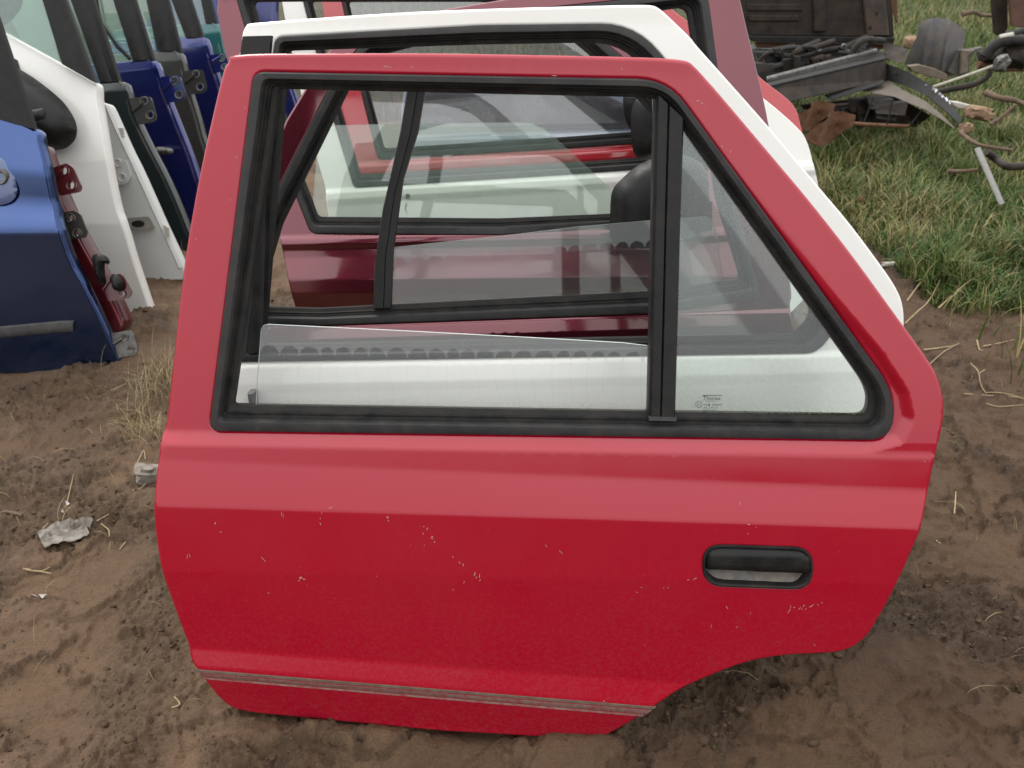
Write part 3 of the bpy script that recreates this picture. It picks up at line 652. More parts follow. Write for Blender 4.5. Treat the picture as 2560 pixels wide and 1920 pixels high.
# paint chips and scratches
CHP, CHF = [], []
def chip(px, py, L, Wd, ang):
    u, v = d.loc(px, py, .02); wv = float(d.h([u], [v])[0]); u, v = d.loc(px, py, wv); s = .0005; a = R(ang); k = len(CHP); n = 6
    for q in range(n):
        t = 2 * math.pi * q / n; x = L * s * math.cos(t) * random.uniform(.7, 1.2); y = Wd * s * math.sin(t) * random.uniform(.6, 1.3)
        uu = u + x * math.cos(a) - y * math.sin(a); vv = v + x * math.sin(a) + y * math.cos(a)
        CHP.append((uu, -float(d.h([uu], [vv])[0]) - .0003, vv))
    CHF.append(tuple(range(k, k + n)))
for c in [(704, 1285, 9, 1, 85), (708, 1290, 7, .8, 80), (538, 1308, 5, 2, 60), (552, 1330, 3, 1.5, 0), (657, 1396, 9, .9, -50), (662, 1402, 5, 1, -60), (474, 1388, 9, .8, -75), (468, 1392, 9, .7, 80), (752, 1444, 5, 4, 20), (760, 1447, 4, 2.4, -10), (748, 1451, 3, 2, 10),
          (969, 1293, 3, 4, 60), (971, 1301, 2, 3, 0), (672, 1482, 3, 1.6, 10), (801, 1296, 3, 1.6, 70), (801, 1309, 5, 1.5, -70), (805, 1281, 5, .8, 80), (823, 1270, 5, .8, 60), (827, 1270, 5, .8, 60), (1133, 1474, 4, 1, 80), (1160, 1455, 6, 1.2, 80), (1158, 1412, 7, 1.5, -75), (1149, 1406, 5, 1.2, -75),
          (1187, 1434, 8, 1.6, 80), (1191, 1443, 5, 1.2, 70), (1199, 1440, 9, 1.1, 85), (1200, 1450, 4, 1.2, 60), (1132, 1392, 4, 1, 70), (1060, 1316, 3, 1.4, 50), (1068, 1322, 5, 1.4, 60), (1058, 1334, 4, 1, 80), (1080, 1342, 5, 1.8, 40), (1086, 1355, 4, 1.2, 70), (1061, 1363, 3, .8, 70), (1081, 1346, 4, 1.2, 0),
          (1365, 1364, 8, 1, -60), (1400, 1378, 7, 1, -60), (1405, 1382, 5, 1, -70), (1850, 1258, 8, .9, 88), (1872, 1311, 4, 2, 0), (1870, 1334, 2, 1, 0), (1720, 1449, 4, 1.4, 10), (1738, 1446, 5, 1.4, 30), (1734, 1449, 3, 1, 0), (1659, 1469, 3, 1, 60), (1670, 1469, 3, 1, 60),
          (1817, 1518, 8, 1, -60), (1876, 1532, 5, .8, 70), (1973, 1526, 11, 1.4, 65), (1976, 1516, 5, 1.2, 80), (1985, 1518, 3, 2, 0), (1999, 1520, 6, 1.2, 60), (2004, 1522, 5, 1.2, -60), (2009, 1514, 5, 1.2, 75), (2014, 1522, 5, 1, 70), (2026, 1516, 6, 1.6, 30), (2032, 1512, 5, 1.4, 40), (2045, 1512, 3, 1.4, 0), (2055, 1506, 3, 1.4, 60),
          (1778, 1566, 9, .7, -85), (1842, 1566, 5, .9, 70), (1603, 1468, 3, 1, 20), (1592, 1480, 3, 1.6, 0), (1605, 1467, 2, 1, 0), (2036, 1612, 6, .8, -50), (1510, 1752, 4, 2, 0), (1640, 215, 2, 1, 0), (1555, 172, 3, 1.6, 30), (1745, 252, 6, 2, 20), (1755, 258, 5, 1.5, -40), (1766, 268, 3, 1, 0), (1805, 366, 3, 2, 60), (1826, 379, 4, .8, 60),
          (965, 166, 7, 1.4, -8), (975, 168, 5, 1, -10), (1385, 189, 8, 1.4, -4), (1030, 168, 6, 1, 20), (490, 597, 2, 2, 0), (2311, 1153, 2, 2, 0), (592, 394, 6, 1.2, 75), (613, 270, 5, 1.0, 80), (576, 500, 6, 1, 75), (1890, 1318, 3, .9, 20), (942, 1440, 3, .7, 60)]: chip(*c)
for i in range(25): chip(random.uniform(430, 2150), random.uniform(1280, 1640), random.uniform(.8, 2.0), random.uniform(.5, 1.0), random.uniform(0, 180))
ch = link('paint_chip', mesh('paint_chip', CHP, CHF, smooth=False), M['chip'], d.root); ch['kind'] = 'stuff'
DOWN = [d.loc(600, 1781)[1], d.loc(1480, 1853)[1]]; print('D1 bottom v', DOWN)

for _u in np.linspace(-.42, .16, 16):
    _q = D1.O + D1.u * float(_u); PILES.append((_q.x, _q.y - .012, .05, .03, .006 + .005 * random.random()))
_g = D1.O + D1.u * D1.loc(600, 1790)[0]; PILES.append((_g.x, _g.y - .02, .22, .13, max(.0, DOWN[0] * .97 + .006)))
SEAL = [(-.04, .000), (0, .005), (.10, .007), (.42, .006), (.50, .0), (.58, -.008), (1.0, -.012)]
# ------------------------------------------------------------------ door 2: white rear door right behind
D2 = Door('car_door', 'white rear car door leaning directly behind the bright red front one', 'car door', 0.0, 1.114, 14, 2.5, 'doors leaning in the row in front'); d = D2; d.rr = .005
for a in [((604, 70), (1700, 60), -.055), ((600, 908), (2100, 877), 0), ((600, 918), (2100, 890), .008), ((600, 962), (2100, 930), .016), ((600, 985), (2100, 955), .018), ((500, 1120), (2200, 1120), .038), ((500, 1140), (2200, 1150), .038), ((500, 1500), (2100, 1500), .0)]: d.feat(*a)
d.body([(614, 62), (620, 57), (943, 33), (1200, 21), (1537, 12), (1619, 11), (1640, 14), (1660, 28), (1730, 95), (1738, 108), (1800, 177), (1927, 320), (2045, 463), (2124, 555), (2197, 653), (2233, 704), (2254, 743), (2262, 780), (2262, 830),
        (2240, 930), (2220, 1060), (2190, 1180), (2140, 1330), (2080, 1440), (1950, 1490), (1800, 1520), (1640, 1600), (1500, 1640), (600, 1600), (500, 1450), (452, 1150), (462, 960), (490, 800), (515, 560), (560, 230), (601, 130), (604, 82)],
       [round_poly([(690, 93, 20), (1200, 65, 10), (1588, 60, 90), (2030, 600, 60), (2105, 800, 50), (2040, 880, 30), (588, 903, 14)], line=10)], M['white'], T=.04)
W2I = round_poly([(716, 122, 10), (1200, 106, 10), (1560, 100, 80), (1985, 600, 60), (2045, 790, 40), (2000, 842, 20), (655, 868, 8)], line=10)
d.seal(round_poly([(690, 93, 20), (1200, 65, 10), (1588, 60, 90), (2030, 600, 60), (2105, 800, 50), (2040, 880, 30), (588, 903, 14)], line=10), W2I)
d.ribbon([(1440, 100), (1475, 480), (1510, 850)], [(1510, 100), (1545, 480), (1580, 850)], [(0, -.02), (.1, -.012), (.9, -.012), (1, -.02)], M['bar'], 'window_pillar', closed=False) if False else None
d.ribbon([(1655, 250), (1655, 480), (1652, 850)], [(1684, 260), (1684, 480), (1680, 850)], [(0, -.02), (.1, -.012), (.9, -.012), (1, -.02)], M['bar'], 'window_pillar', closed=False)
d.plate([(1645, 195), (1990, 600), (2050, 790), (2012, 866), (1645, 868)], glass('quarter_glass_behind', refl=1.0, rough=.06, dust=.03, dustcol=(.42, .42, .45)), -.022, .004, 'quarter_glass', edge=M['gedge2'], rel=True)
d.ribbon([(606, 92), (600, 134), (596, 160)], [(684, 90), (680, 130), (676, 160)], [(0, -.002), (.04, .006), (.95, .006), (1, -.002)], M['bar'], 'corner_trim', closed=False, back=.02)
d.ribbon([(600, 140), (560, 560), (560, 740), (556, 900)], [(668, 230), (668, 620), (664, 760), (662, 876)], [(0, -.006), (.3, .001), (.45, .002), (.5, -.006), (.56, -.006), (.6, .002), (.8, .004), (.95, .001), (1, -.01)], M['bar'], 'pillar_trim', closed=False, back=.02)
hh = d.ribbon([(628, 972), (633, 1000), (636, 1030)], [(644, 972), (646, 1000), (650, 1030)], [(0, .024), (.2, .032), (.8, .032), (1, .024)], rubber('grey_lock_button', .16, .5, .3), 'lock_button', closed=False, back=.0)

# ------------------------------------------------------------------ door 3: maroon rear door of the other side
D3 = Door('car_door', 'maroon rear car door with its narrow quarter window at the left end', 'car door', 0.0, 1.30, 14, 5.7, 'doors leaning in the row in front'); d = D3; d.rr = .004
for a in [((700, -20), (1700, -20), -.09), ((670, 815), (1950, 772), 0), ((670, 824), (1950, 782), .006), ((670, 855), (1950, 812), .012), ((670, 870), (1950, 828), .010), ((670, 1200), (1950, 1100), .01)]: d.feat(*a)
H3 = [(862, 150, 30), (905, 118, 30), (1150, 60, 20), (1400, 28, 20), (1742, -20, 30), (1835, 500, 10), (1898, 740, 20), (1640, 781, 10), (800, 812, 10), (618, 808, 18), (665, 525, 8)]
I3 = [(898, 175, 25), (925, 142, 25), (1160, 88, 20), (1400, 52, 20), (1705, 0, 25), (1800, 500, 10), (1860, 700, 18), (1640, 731, 10), (800, 774, 10), (655, 772, 14), (690, 590, 8)]
H3 = [(829, 212, 12), (905, 110, 30), (1130, 46, 20), (1400, 18, 20), (1766, -20, 30), (1835, 500, 10), (1898, 745, 20), (1640, 781, 10), (800, 811, 10), (600, 808, 18), (672, 522, 8)]
I3 = [(874, 214, 12), (935, 138, 25), (1140, 84, 20), (1400, 56, 20), (1725, 12, 25), (1800, 500, 10), (1862, 700, 18), (1640, 732, 10), (800, 776, 10), (640, 772, 14), (702, 562, 8)]
d.body([(688, 345), (765, 218), (820, 130), (850, 90), (905, 62), (1117, 22), (1380, -22), (1740, -75), (1838, -60), (1851, 0), (1928, 320), (1950, 520), (1983, 740), (1975, 760), (1984, 810), (2000, 1000), (1960, 1260), (1700, 1290), (1500, 1380), (800, 1390), (680, 1200), (640, 1000), (632, 850), (640, 700), (668, 600)],
       [round_poly(H3, line=8)], M['maroon'], T=.04, er=.004)
d.seal(round_poly(H3, line=8), round_poly(I3, line=8))
d.ribbon([(1019, 212), (1000, 330), (956, 525), (935, 669), (933, 770)], [(1066, 212), (1046, 330), (1009, 450), (984, 626), (978, 770)], [(0, -.01), (.06, .0), (.3, .001), (.55, .002), (.6, -.004), (.95, -.005), (1, -.012)], M['bar'], 'window_pillar', closed=False)
g3 = glass('dropped_glass', refl=1.0, dust=.06, tint=(.94, .96, .95), tracks=(d.loc(1300, 648)[1], .035, .030, .012, .26), grime=(d.loc(1300, 762)[1], d.loc(1300, 720)[1], .3))
d.plate([(966, 637), (968, 630), (981, 622), (1250, 594), (1450, 570), (1638, 554), (1779, 544), (1795, 552), (1803, 600), (1815, 760), (976, 790), (970, 700)], g3, -.022, .004, 'window_glass', edge=M['gedge2'], rel=True)
d.ribbon([(1880, 60), (1940, 330)], [(1884, 60), (1944, 330)], [(0, .001), (1, .001)], M['rubd'], 'edge_line', closed=False, back=.003) if False else None

# ------------------------------------------------------------------ door 3b: maroon front door with mirror
D4 = Door('car_door', 'glossy maroon front car door with a black wing mirror and tinted glass half down', 'car door', 0.0, 1.725, 14, 2.5, 'doors leaning in the row in front'); d = D4; d.rr = .006
for a in [((560, 0), (1700, 0), -.08), ((700, 590), (1900, 566), 0), ((700, 598), (1900, 575), .008), ((700, 612), (1900, 588), .012), ((700, 626), (1900, 602), .004), ((700, 645), (1900, 620), .006), ((720, 700), (1900, 690), .022), ((730, 735), (1900, 716), .020), ((740, 775), (1900, 760), -.012), ((745, 1000), (1900, 980), -.02)]: d.feat(*a)
H4 = [(587, -25, 15), (720, 430, 5), (779, 582, 16), (1250, 584, 5), (1560, 563, 5), (1800, 400, 20), (1640, 215, 10), (1500, 98, 20), (1360, -20, 30), (1200, -45, 20)]
I4 = [(628, 0, 15), (752, 440, 5), (792, 544, 12), (1250, 548, 5), (1540, 536, 5), (1730, 400, 20), (1605, 252, 10), (1470, 128, 20), (1340, 22, 30), (1200, -5, 20)]
d.body([(531, -35), (563, 146), (640, 400), (690, 555), (699, 583), (700, 600), (716, 680), (727, 735), (740, 775), (770, 880), (800, 1000), (1700, 1000), (1860, 800), (1900, 640), (1880, 560), (1870, 470), (1760, 300), (1600, 135), (1530, 80), (1380, -45), (1200, -90), (700, -80)],
       [round_poly(H4, line=8)], M['maroon'], T=.04, er=.004)
d.seal(round_poly(H4, line=8), round_poly(I4, line=8))
g4 = glass('green_tinted_glass', tint=(.93, .985, .94), refl=1.6, dust=.13, dustcol=(.48, .60, .53))
d.plate([(790, 313), (815, 312), (1000, 308), (1291, 304), (1330, 306), (1365, 322), (1400, 352), (1470, 418), (1560, 500), (1600, 560), (800, 560), (780, 500)], g4, -.022, .004, 'window_glass', edge=M['gedge'], rel=True)
mr = d.pillow([(1526, 491), (1535, 466), (1553, 448), (1585, 419), (1640, 390), (1720, 385), (1770, 420), (1775, 520), (1740, 590), (1640, 622), (1560, 619), (1532, 608), (1524, 590)], M['plas'], .075, .055, 'wing_mirror', g=.014, back=.06)
d.ribbon([(1640, 520), (1640, 590)], [(1760, 500), (1760, 570)], [(0, .07), (1, .07)], M['plas'], 'mirror_arm', closed=False, back=.01)

# ------------------------------------------------------------------ door 4: white front door
D5 = Door('car_door', 'white front car door with a black smudge under its window and a black mirror', 'car door', 0.0, 2.13, 14, 11, 'doors leaning in the row in front'); d = D5; d.rr = .006
for a in [((700, -20), (1900, -20), -.07), ((813, 474), (1900, 410), 0), ((813, 483), (1900, 419), .012), ((815, 500), (1900, 434), .015), ((815, 518), (1900, 448), .010), ((820, 800), (1900, 700), .0)]: d.feat(*a)
H5 = [(752, -25, 10), (832, 291, 3), (886, 468, 10), (1444, 433, 5), (1700, 416, 15), (1760, 300, 15), (1500, 70, 20), (1380, -20, 30), (1200, -40, 20)]
I5 = [(780, 0, 10), (849, 257, 3), (903, 437, 8), (1444, 406, 5), (1680, 388, 12), (1715, 300, 15), (1480, 100, 20), (1360, 15, 30), (1200, 0, 20)]
d.body([(700, -30), (712, 48), (748, 218), (791, 392), (812, 462), (815, 478), (815, 500), (822, 543), (840, 640), (860, 900), (1900, 860), (2060, 700), (2070, 560), (2045, 470), (2047, 462), (2037, 418), (2021, 358), (2004, 326), (1911, 244), (1700, 98), (1600, 35), (1520, -15), (1400, -80), (1200, -90), (760, -80)],
       [round_poly(H5, line=8)], M['white'], T=.04, er=.004)
d.seal(round_poly(H5, line=8), round_poly(I5, line=8))
d.pillow([(1578, 281), (1585, 252), (1600, 240), (1625, 232), (1690, 235), (1710, 300), (1690, 380), (1638, 390), (1614, 400), (1589, 393), (1580, 370), (1576, 325)], M['plas'], .06, .05, 'wing_mirror', g=.014, back=.05)
sm = [(1014, 486), (1021, 484), (1026, 489), (1024, 496), (1017, 497), (1013, 492)]; sm2 = [(1016, 506), (1013, 512), (1011, 520), (1014, 528), (1019, 536), (1015, 523), (1018, 511)]
for s_ in (sm, sm2): d.plate(s_, plain('black_smudge', (.10, .10, .09), .8), float(d.h([d.loc(*s_[0])[0]], [d.loc(*s_[0])[1]])[0]) + .0012, .0012, 'smudge')

# ------------------------------------------------------------------ door 5: faded red front door
D6 = Door('car_door', 'faded red front car door behind the white one, hindmost red in the row', 'car door', 0.0, 2.44, 14, 10, 'doors leaning in the row in front'); d = D6; d.rr = .006
for a in [((800, -20), (1900, -20), -.06), ((940, 405), (1900, 350), 0), ((940, 414), (1900, 357), .012), ((940, 430), (1900, 373), .014), ((940, 446), (1900, 388), .006), ((940, 700), (1900, 600), .0)]: d.feat(*a)
H6 = [(850, -25, 10), (902, 220, 3), (946, 398, 10), (1415, 370, 5), (1700, 350, 15), (1760, 250, 15), (1560, 70, 20), (1400, -30, 30), (1200, -45, 20)]
I6 = [(872, 0, 10), (922, 220, 3), (962, 371, 8), (1415, 342, 5), (1680, 322, 12), (1715, 250, 15), (1520, 90, 20), (1380, 5, 30), (1200, -5, 20)]
d.body([(800, -30), (810, 41), (849, 257), (864, 308), (902, 440), (920, 620), (940, 700), (1900, 640), (2030, 560), (2030, 420), (2005, 323), (1999, 300), (1993, 275), (1971, 247), (1898, 193), (1850, 140), (1733, 63), (1650, 0), (1560, -60), (1400, -100), (1200, -110), (860, -90)],
       [round_poly(H6, line=8)], M['red2'], T=.04, er=.004)
d.seal(round_poly(H6, line=8), round_poly(I6, line=8))
g6 = glass('hazy_glass', tint=(.88, .90, .91), refl=2.2, dust=.16, dustcol=(.45, .45, .48))
d.plate([(866, -20), (1340, -20), (1500, 80), (1700, 250), (1690, 340), (956, 385), (910, 220)], g6, -.022, .004, 'window_glass', edge=M['gedge2'], rel=True)
d.pillow([(1556, 250), (1562, 234), (1585, 228), (1640, 230), (1650, 300), (1610, 336), (1580, 330), (1562, 300)], M['plas'], .06, .045, 'wing_mirror', g=.014, back=.05)

# ------------------------------------------------------------------ door 6: pale blue door beyond
D7 = Door('car_door', 'pale blue car door with hazy glass, last in the row', 'car door', 0.0, 2.85, 14, 9, 'doors leaning in the row in front'); d = D7
for a in [((900, 0), (1900, 0), -.02), ((950, 345), (1900, 320), 0), ((950, 355), (1900, 330), .012)]: d.feat(*a)
H7 = [(1035, 236, 10), (1030, 335, 10), (1600, 320, 10), (1640, 300, 10), (1440, 206, 10), (1220, 214, 10)]
I7 = [(1052, 252, 10), (1050, 318, 8), (1560, 306, 10), (1545, 302, 6), (1432, 236, 10), (1226, 238, 10)]
d.body([(1000, 190), (1010, 420), (1040, 620), (1800, 600), (1800, 320), (1700, 240), (1500, 150), (1200, 150)], [round_poly(H7, line=5)], M['silver'], T=.04)
d.seal(round_poly(H7, line=5), round_poly(I7, line=5))
g7 = glass('grey_glass', tint=(.7, .72, .72), refl=3.0, dust=.45, dustcol=(.50, .48, .46))
d.plate([(1046, 246), (1040, 325), (1580, 312), (1550, 296), (1438, 230), (1222, 232)], g7, -.022, .004, 'window_glass')
# ------------------------------------------------------------------ left stack: front doors in rows like books, hinges to the right
GL = 'doors stacked behind one another at the left'
lg = glass('greenish_glass', tint=(.72, .86, .80), refl=2.0, dust=.22, dustcol=(.42, .52, .48))
def circ(cx, cy, rx, ry, n=12): return [(cx + rx * math.cos(a), cy + ry * math.sin(a)) for a in np.linspace(0, 2 * math.pi, n + 1)[:-1]]
def hinge(dr, P, mat, w0, holes, ring=None, label=None):
    """stamped hinge leaf with bolt holes and a raised rib"""
    o = dr.plate(round_poly([(p[0], p[1], 6) for p in P], line=2), mat, w0, .006, 'hinge', holes=[circ(*h) for h in holes], label=label)
    for h in holes: dr.ribbon(circ(h[0], h[1], h[2] + 3.5, h[3] + 3.5), circ(h[0], h[1], h[2], h[3]), [(0, w0), (.3, w0 + .003), (1, w0 + .002)], ring or mat, 'bolt_ring', parent=o, back=-w0 + .001 if False else -(w0 - .002), rel=False)
    a, b = np.array(P[0], float), np.array(P[-1], float); c = (np.array(P[1]) + np.array(P[2])) / 2.0; m0 = (a + b) / 2
    q = [m0 + (c - m0) * t for t in (.05, .45, .7)]; dr.ribbon([(x, y - 7) for x, y in q], [(x, y + 7) for x, y in q], [(0, w0), (.3, w0 + .007), (.7, w0 + .007), (1, w0)], mat, 'hinge_rib', closed=False, parent=o, back=-(w0 - .002), rel=False)
    return o
def left_door(label, mat, y0, outer, feats=(), lean=17, yaw=0, T=.05, er=.005, base=-1.0, rr=.008):
    dr = Door('car_door', label, 'car door', base, y0, lean, yaw, GL); dr.rr = rr
    for f in feats: dr.feat(*f)
    dr.body(outer, [], mat, T=T, gu=.03, gv=.01, er=er, smooth_it=1); return dr
def frame_strip(dr, q, mat=None, name='window_pillar'):
    (a, b, c, e) = q   # top-left, top-right, bottom-right, bottom-left
    lerp = lambda p, r, t: (p[0] + (r[0] - p[0]) * t, p[1] + (r[1] - p[1]) * t)
    A = [lerp(a, e, t) for t in (0, .5, 1)]; B = [lerp(b, c, t) for t in (0, .5, 1)]
    return dr.ribbon(A, B, [(0, -.012), (.06, -.004), (.55, -.003), (.62, -.007), (.95, -.006), (1, -.012)], mat or M['bar'], name, closed=False, back=.03, rel=False)
# blue door, nearest
L1 = left_door('glossy blue front car door with a grey rub strip, nearest of the left stack', M['blue'], 2.085,
    [(-420, 130), (-200, 190), (0, 283), (60, 312), (88, 327), (92, 340), (95, 364), (111, 427), (123, 483), (139, 559), (172, 655), (212, 728), (245, 795), (285, 881), (318, 946), (166, 955), (0, 966), (-400, 980)],
    [((0, 283), (90, 320), -.015), ((-300, 400), (100, 430), .004), ((-300, 480), (120, 505), -.010), ((-300, 505), (120, 525), -.008), ((-300, 560), (150, 560), .010), ((-300, 585), (160, 580), .012), ((-300, 700), (200, 690), -.028), ((-300, 960), (300, 950), -.13)], lean=18, base=-1.3, rr=.022)
frame_strip(L1, [(-70, -30), (-38, -30), (80, 322), (-30, 290)])
L1.ribbon([(-300, 812), (0, 816), (150, 802), (186, 801)], [(-300, 848), (0, 845), (150, 832), (186, 831)], [(0, 0), (.15, .008), (.5, .011), (.85, .008), (1, 0)], rubber('dusty_rub_strip', .06, .7, .6, (.16, .15, .13)), 'rub_strip', closed=False, back=.005)
mw = float(L1.h([L1.loc(10, 440)[0]], [L1.loc(10, 440)[1]])[0])
ms = L1.pillow([(-60, 400), (-20, 385), (10, 398), (30, 425), (44, 465), (42, 490), (25, 508), (-10, 515), (-60, 500)], paint('faded_blue_plate', (.05, .09, .22), rough=.5, dirt=.5), mw, .008, 'mirror_plate', g=.012)
L1.ribbon(circ(8, 443, 19, 22), circ(8, 443, 8, 10), [(0, mw + .004), (.4, mw + .013), (.8, mw + .012), (1, mw + .006)], M['steel'], 'socket_ring', back=0, parent=ms, rel=False)
# red door edge between blue and white
L2 = left_door('dark red car door showing only its hinged edge behind the blue one', M['dred'], 2.22,
    [(-300, 250), (0, 330), (98, 363), (108, 370), (118, 400), (133, 443), (169, 528), (205, 599), (252, 682), (290, 755), (318, 822), (250, 850), (-300, 860)], [((0, 350), (110, 380), 0), ((0, 800), (300, 800), -.03)], lean=17, T=.06, base=-1.2)
L2.ribbon([(103, 372), (128, 450), (152, 520), (190, 600), (236, 682), (300, 815)], [(112, 376), (137, 448), (161, 516), (200, 598), (246, 680), (309, 813)], [(0, -.004), (.3, .004), (.7, .004), (1, -.004)], paint('red_edge', (.20, .012, .02), ior=1.5), 'edge_rib', closed=False, back=.01)
hinge(L2, [(118, 424), (165, 408), (182, 418), (204, 468), (200, 480), (150, 490)], M['dred'], .012, [(165, 427, 9, 10), (183, 463, 9, 10)])
hinge(L2, [(132, 536), (186, 526), (200, 534), (218, 580), (214, 594), (152, 602)], M['dgrey'], .014, [(181, 544, 8, 9), (198, 582, 8, 9)], M['steel'], label='black painted hinge leaf')
hinge(L2, [(255, 696), (275, 685), (305, 685), (330, 732), (322, 746), (270, 754)], M['dred'], .012, [(294, 697, 7, 8), (311, 733, 7, 7)])
hinge(L2, [(262, 836), (325, 826), (334, 836), (345, 874), (338, 886), (285, 897)], M['steel'], .012, [(317, 842, 6, 6), (331, 873, 7, 5)], label='bare steel hinge leaf')
L2.pillow([(228, 640), (245, 632), (268, 640), (276, 655), (270, 664), (262, 655), (262, 680), (268, 715), (255, 720), (240, 690), (232, 665)], M['plas'], .012, .02, 'cable_boot', g=.01)
L2.pillow([(275, 690), (290, 682), (308, 700), (312, 722), (298, 730), (280, 722)], M['plas'], .02, .02, 'door_check', g=.01)
tag(world_prism('black_seat_back', pxs([(-60, -60), (52, -60), (44, 20), (20, 52), (0, 68), (-60, 90)], 3.0), (0, .04, 0), M['plas'], bevel=.01), 'black padded shape in the top left corner behind the white door glass', 'car part')
# white door with mirror
L3 = left_door('white front car door carrying a black wing mirror in the left stack', M['white'], 2.53,
    [(-300, -110), (0, 76), (120, 143), (236, 206), (241, 215), (242, 253), (253, 316), (266, 396), (275, 450), (291, 525), (305, 559), (331, 649), (351, 709), (377, 785), (376, 799), (318, 812), (150, 845), (-300, 850)],
    [((0, 90), (240, 215), -.03), ((-100, 420), (265, 400), 0), ((-100, 560), (300, 560), .0), ((-100, 800), (370, 795), -.05)], lean=18, T=.05, base=-1.2)
frame_strip(L3, [(92, -30), (148, -30), (234, 206), (149, 157)])
L3.ribbon([(60, 515 - 380), (60, 140)], [(61, 136), (61, 141)], [(0, 0), (1, 0)], M['bar'], 'trim', closed=False) if False else None
L3.plate([(-300, -60), (98, -60), (150, 155), (0, 74), (-300, -100)], lg, -.02, .004, 'window_glass')
L3.ribbon([(-20, 118), (0, 130), (44, 150)], [(20, 330), (70, 330), (92, 322)], [(0, .0), (.1, .012), (.9, .012), (1, 0)], M['bar'], 'mirror_base', closed=False, back=.02)
wm = L3.pillow([(22, 158), (76, 188), (130, 228), (164, 260), (188, 298), (194, 326), (188, 352), (162, 374), (112, 377), (60, 374), (20, 340), (0, 260), (0, 160)], M['plas'], .03, .09, 'wing_mirror', g=.014, rad=.10, back=.02)
L3.pillow([(62, 268), (88, 272), (112, 270), (116, 292), (112, 308), (80, 312), (60, 300)], M['plas'], .105, .016, 'mirror_pivot', g=.01, parent=wm, back=.02)
# white shell door
L4 = left_door('off-white stripped car door edge between the white and dark green doors', M['white2'], 2.83,
    [(150, 300), (225, 258), (244, 257), (264, 257), (274, 268), (297, 320), (320, 372), (348, 427), (392, 525), (398, 540), (430, 608), (458, 668), (470, 700), (400, 716), (361, 721), (200, 740)],
    [((200, 260), (260, 262), 0), ((300, 700), (450, 690), -.03)], lean=18, T=.05, base=-1.1)
L4.ribbon([(262, 262), (285, 320), (336, 428), (380, 526), (446, 672)], [(270, 264), (294, 318), (345, 426), (390, 524), (456, 668)], [(0, 0), (.4, .006), (1, .0)], M['white2'], 'edge_rib', closed=False, back=.005)
hinge(L4, [(262, 400), (298, 396), (316, 402), (328, 440), (318, 458), (275, 466)], M['white2'], .012, [(298, 408, 7, 8), (309, 444, 7, 8)])
L4.plate(round_poly([(300, 547, 6), (372, 541, 8), (388, 572, 8), (312, 578, 6)], line=3), plain('dirty_slot', (.30, .28, .24), .7), .002, .004, 'check_slot', holes=[circ(345, 560, 17, 9)])
L4.plate(circ(345, 560, 18, 10), M['rubd'], .0005, .002, 'slot_hole')
for q in [[(294, 320), (306, 320), (308, 343), (299, 341)], [(408, 562), (420, 570), (422, 592), (414, 590)], [(348, 698), (361, 696), (364, 718), (352, 719)]]: L4.plate(q, M['cream'], -.004, .012, 'clip')
# dark green
def stk(label, mat, y0, top_l, tl2, right, strip, hq, hm, holes, base, lean=18, low=None, glassq=None, ring=None):
    br = right[-1]; outer = [(tl2[0] - 260, tl2[1] + 20), tl2, top_l] + right + [(br[0] + 55, br[1] + 120), (br[0] - 60, br[1] + 150), (tl2[0] - 200, br[1] + 120)]
    dr = left_door(label, mat, y0, outer, [((tl2[0], tl2[1]), (top_l[0], top_l[1] - 8), -.012), ((tl2[0], tl2[1] + 26), (top_l[0], top_l[1] + 24), .0), ((tl2[0], br[1] + 60), (br[0], br[1] + 60), -.09)], lean=lean, base=base)
    if strip: frame_strip(dr, strip)
    for hqi, hl in zip(hq, holes): hinge(dr, hqi, hm, .010, hl, ring)
    if glassq: dr.plate(glassq, lg, -.02, .004, 'window_glass')
    # stepped return along the shut edge
    E = [top_l] + right; dr.ribbon([(x - 12, y + 2) for x, y in E], [(x - 6, y) for x, y in E], [(0, 0), (.5, .004), (1, 0)], mat, 'edge_rib', closed=False, back=.004); return dr
L5 = stk('dark green front car door with black hinge leaf in the left stack', M['dgreen'], 3.10, (307, 203), (160, 212), [(316, 212), (335, 285), (373, 364), (415, 443), (443, 506), (477, 592)],
    [(162, -30), (222, -30), (297, 202), (247, 206)], [[(322, 246), (373, 240), (380, 250), (392, 294), (386, 304), (346, 312)]], M['dgrey'], [[(363, 253, 8, 8), (378, 288, 8, 8)]], -1.1, ring=M['steel'], glassq=[(60, -60), (168, -60), (249, 205), (110, 214), (0, -10)])
L5.ribbon([(150, -10), (190, 90), (231, 196)], [(156, -10), (197, 90), (238, 196)], [(0, 0), (.5, .01), (1, 0)], M['steel'], 'chrome_trim', closed=False, back=.005, rel=False)
L6 = stk('royal blue front car door next to the dark green one', M['navy'], 3.42, (380, 148), (270, 157), [(392, 156), (411, 222), (443, 301), (475, 380), (494, 437), (520, 520)],
    [(270, -30), (327, -30), (383, 148), (329, 152)], [[(400, 192), (446, 188), (452, 196), (466, 240), (458, 250), (420, 257)]], M['navy'], [[(438, 203, 8, 8), (450, 237, 8, 8)]], -1.0, glassq=[(190, -60), (276, -60), (330, 152), (262, 160)], ring=M['steel'])
L6.ribbon([(232, -30), (250, 60), (290, 120), (322, 150)], [(238, -30), (256, 58), (296, 114), (328, 146)], [(0, 0), (.5, .01), (1, 0)], M['rubd'], 'wiring_loom', closed=False, back=.005, rel=False)
ck = L6.pillow([(386, 366), (420, 368), (434, 374), (433, 384), (412, 388), (390, 386)], M['steel'], .004, .018, 'door_check', g=.01)
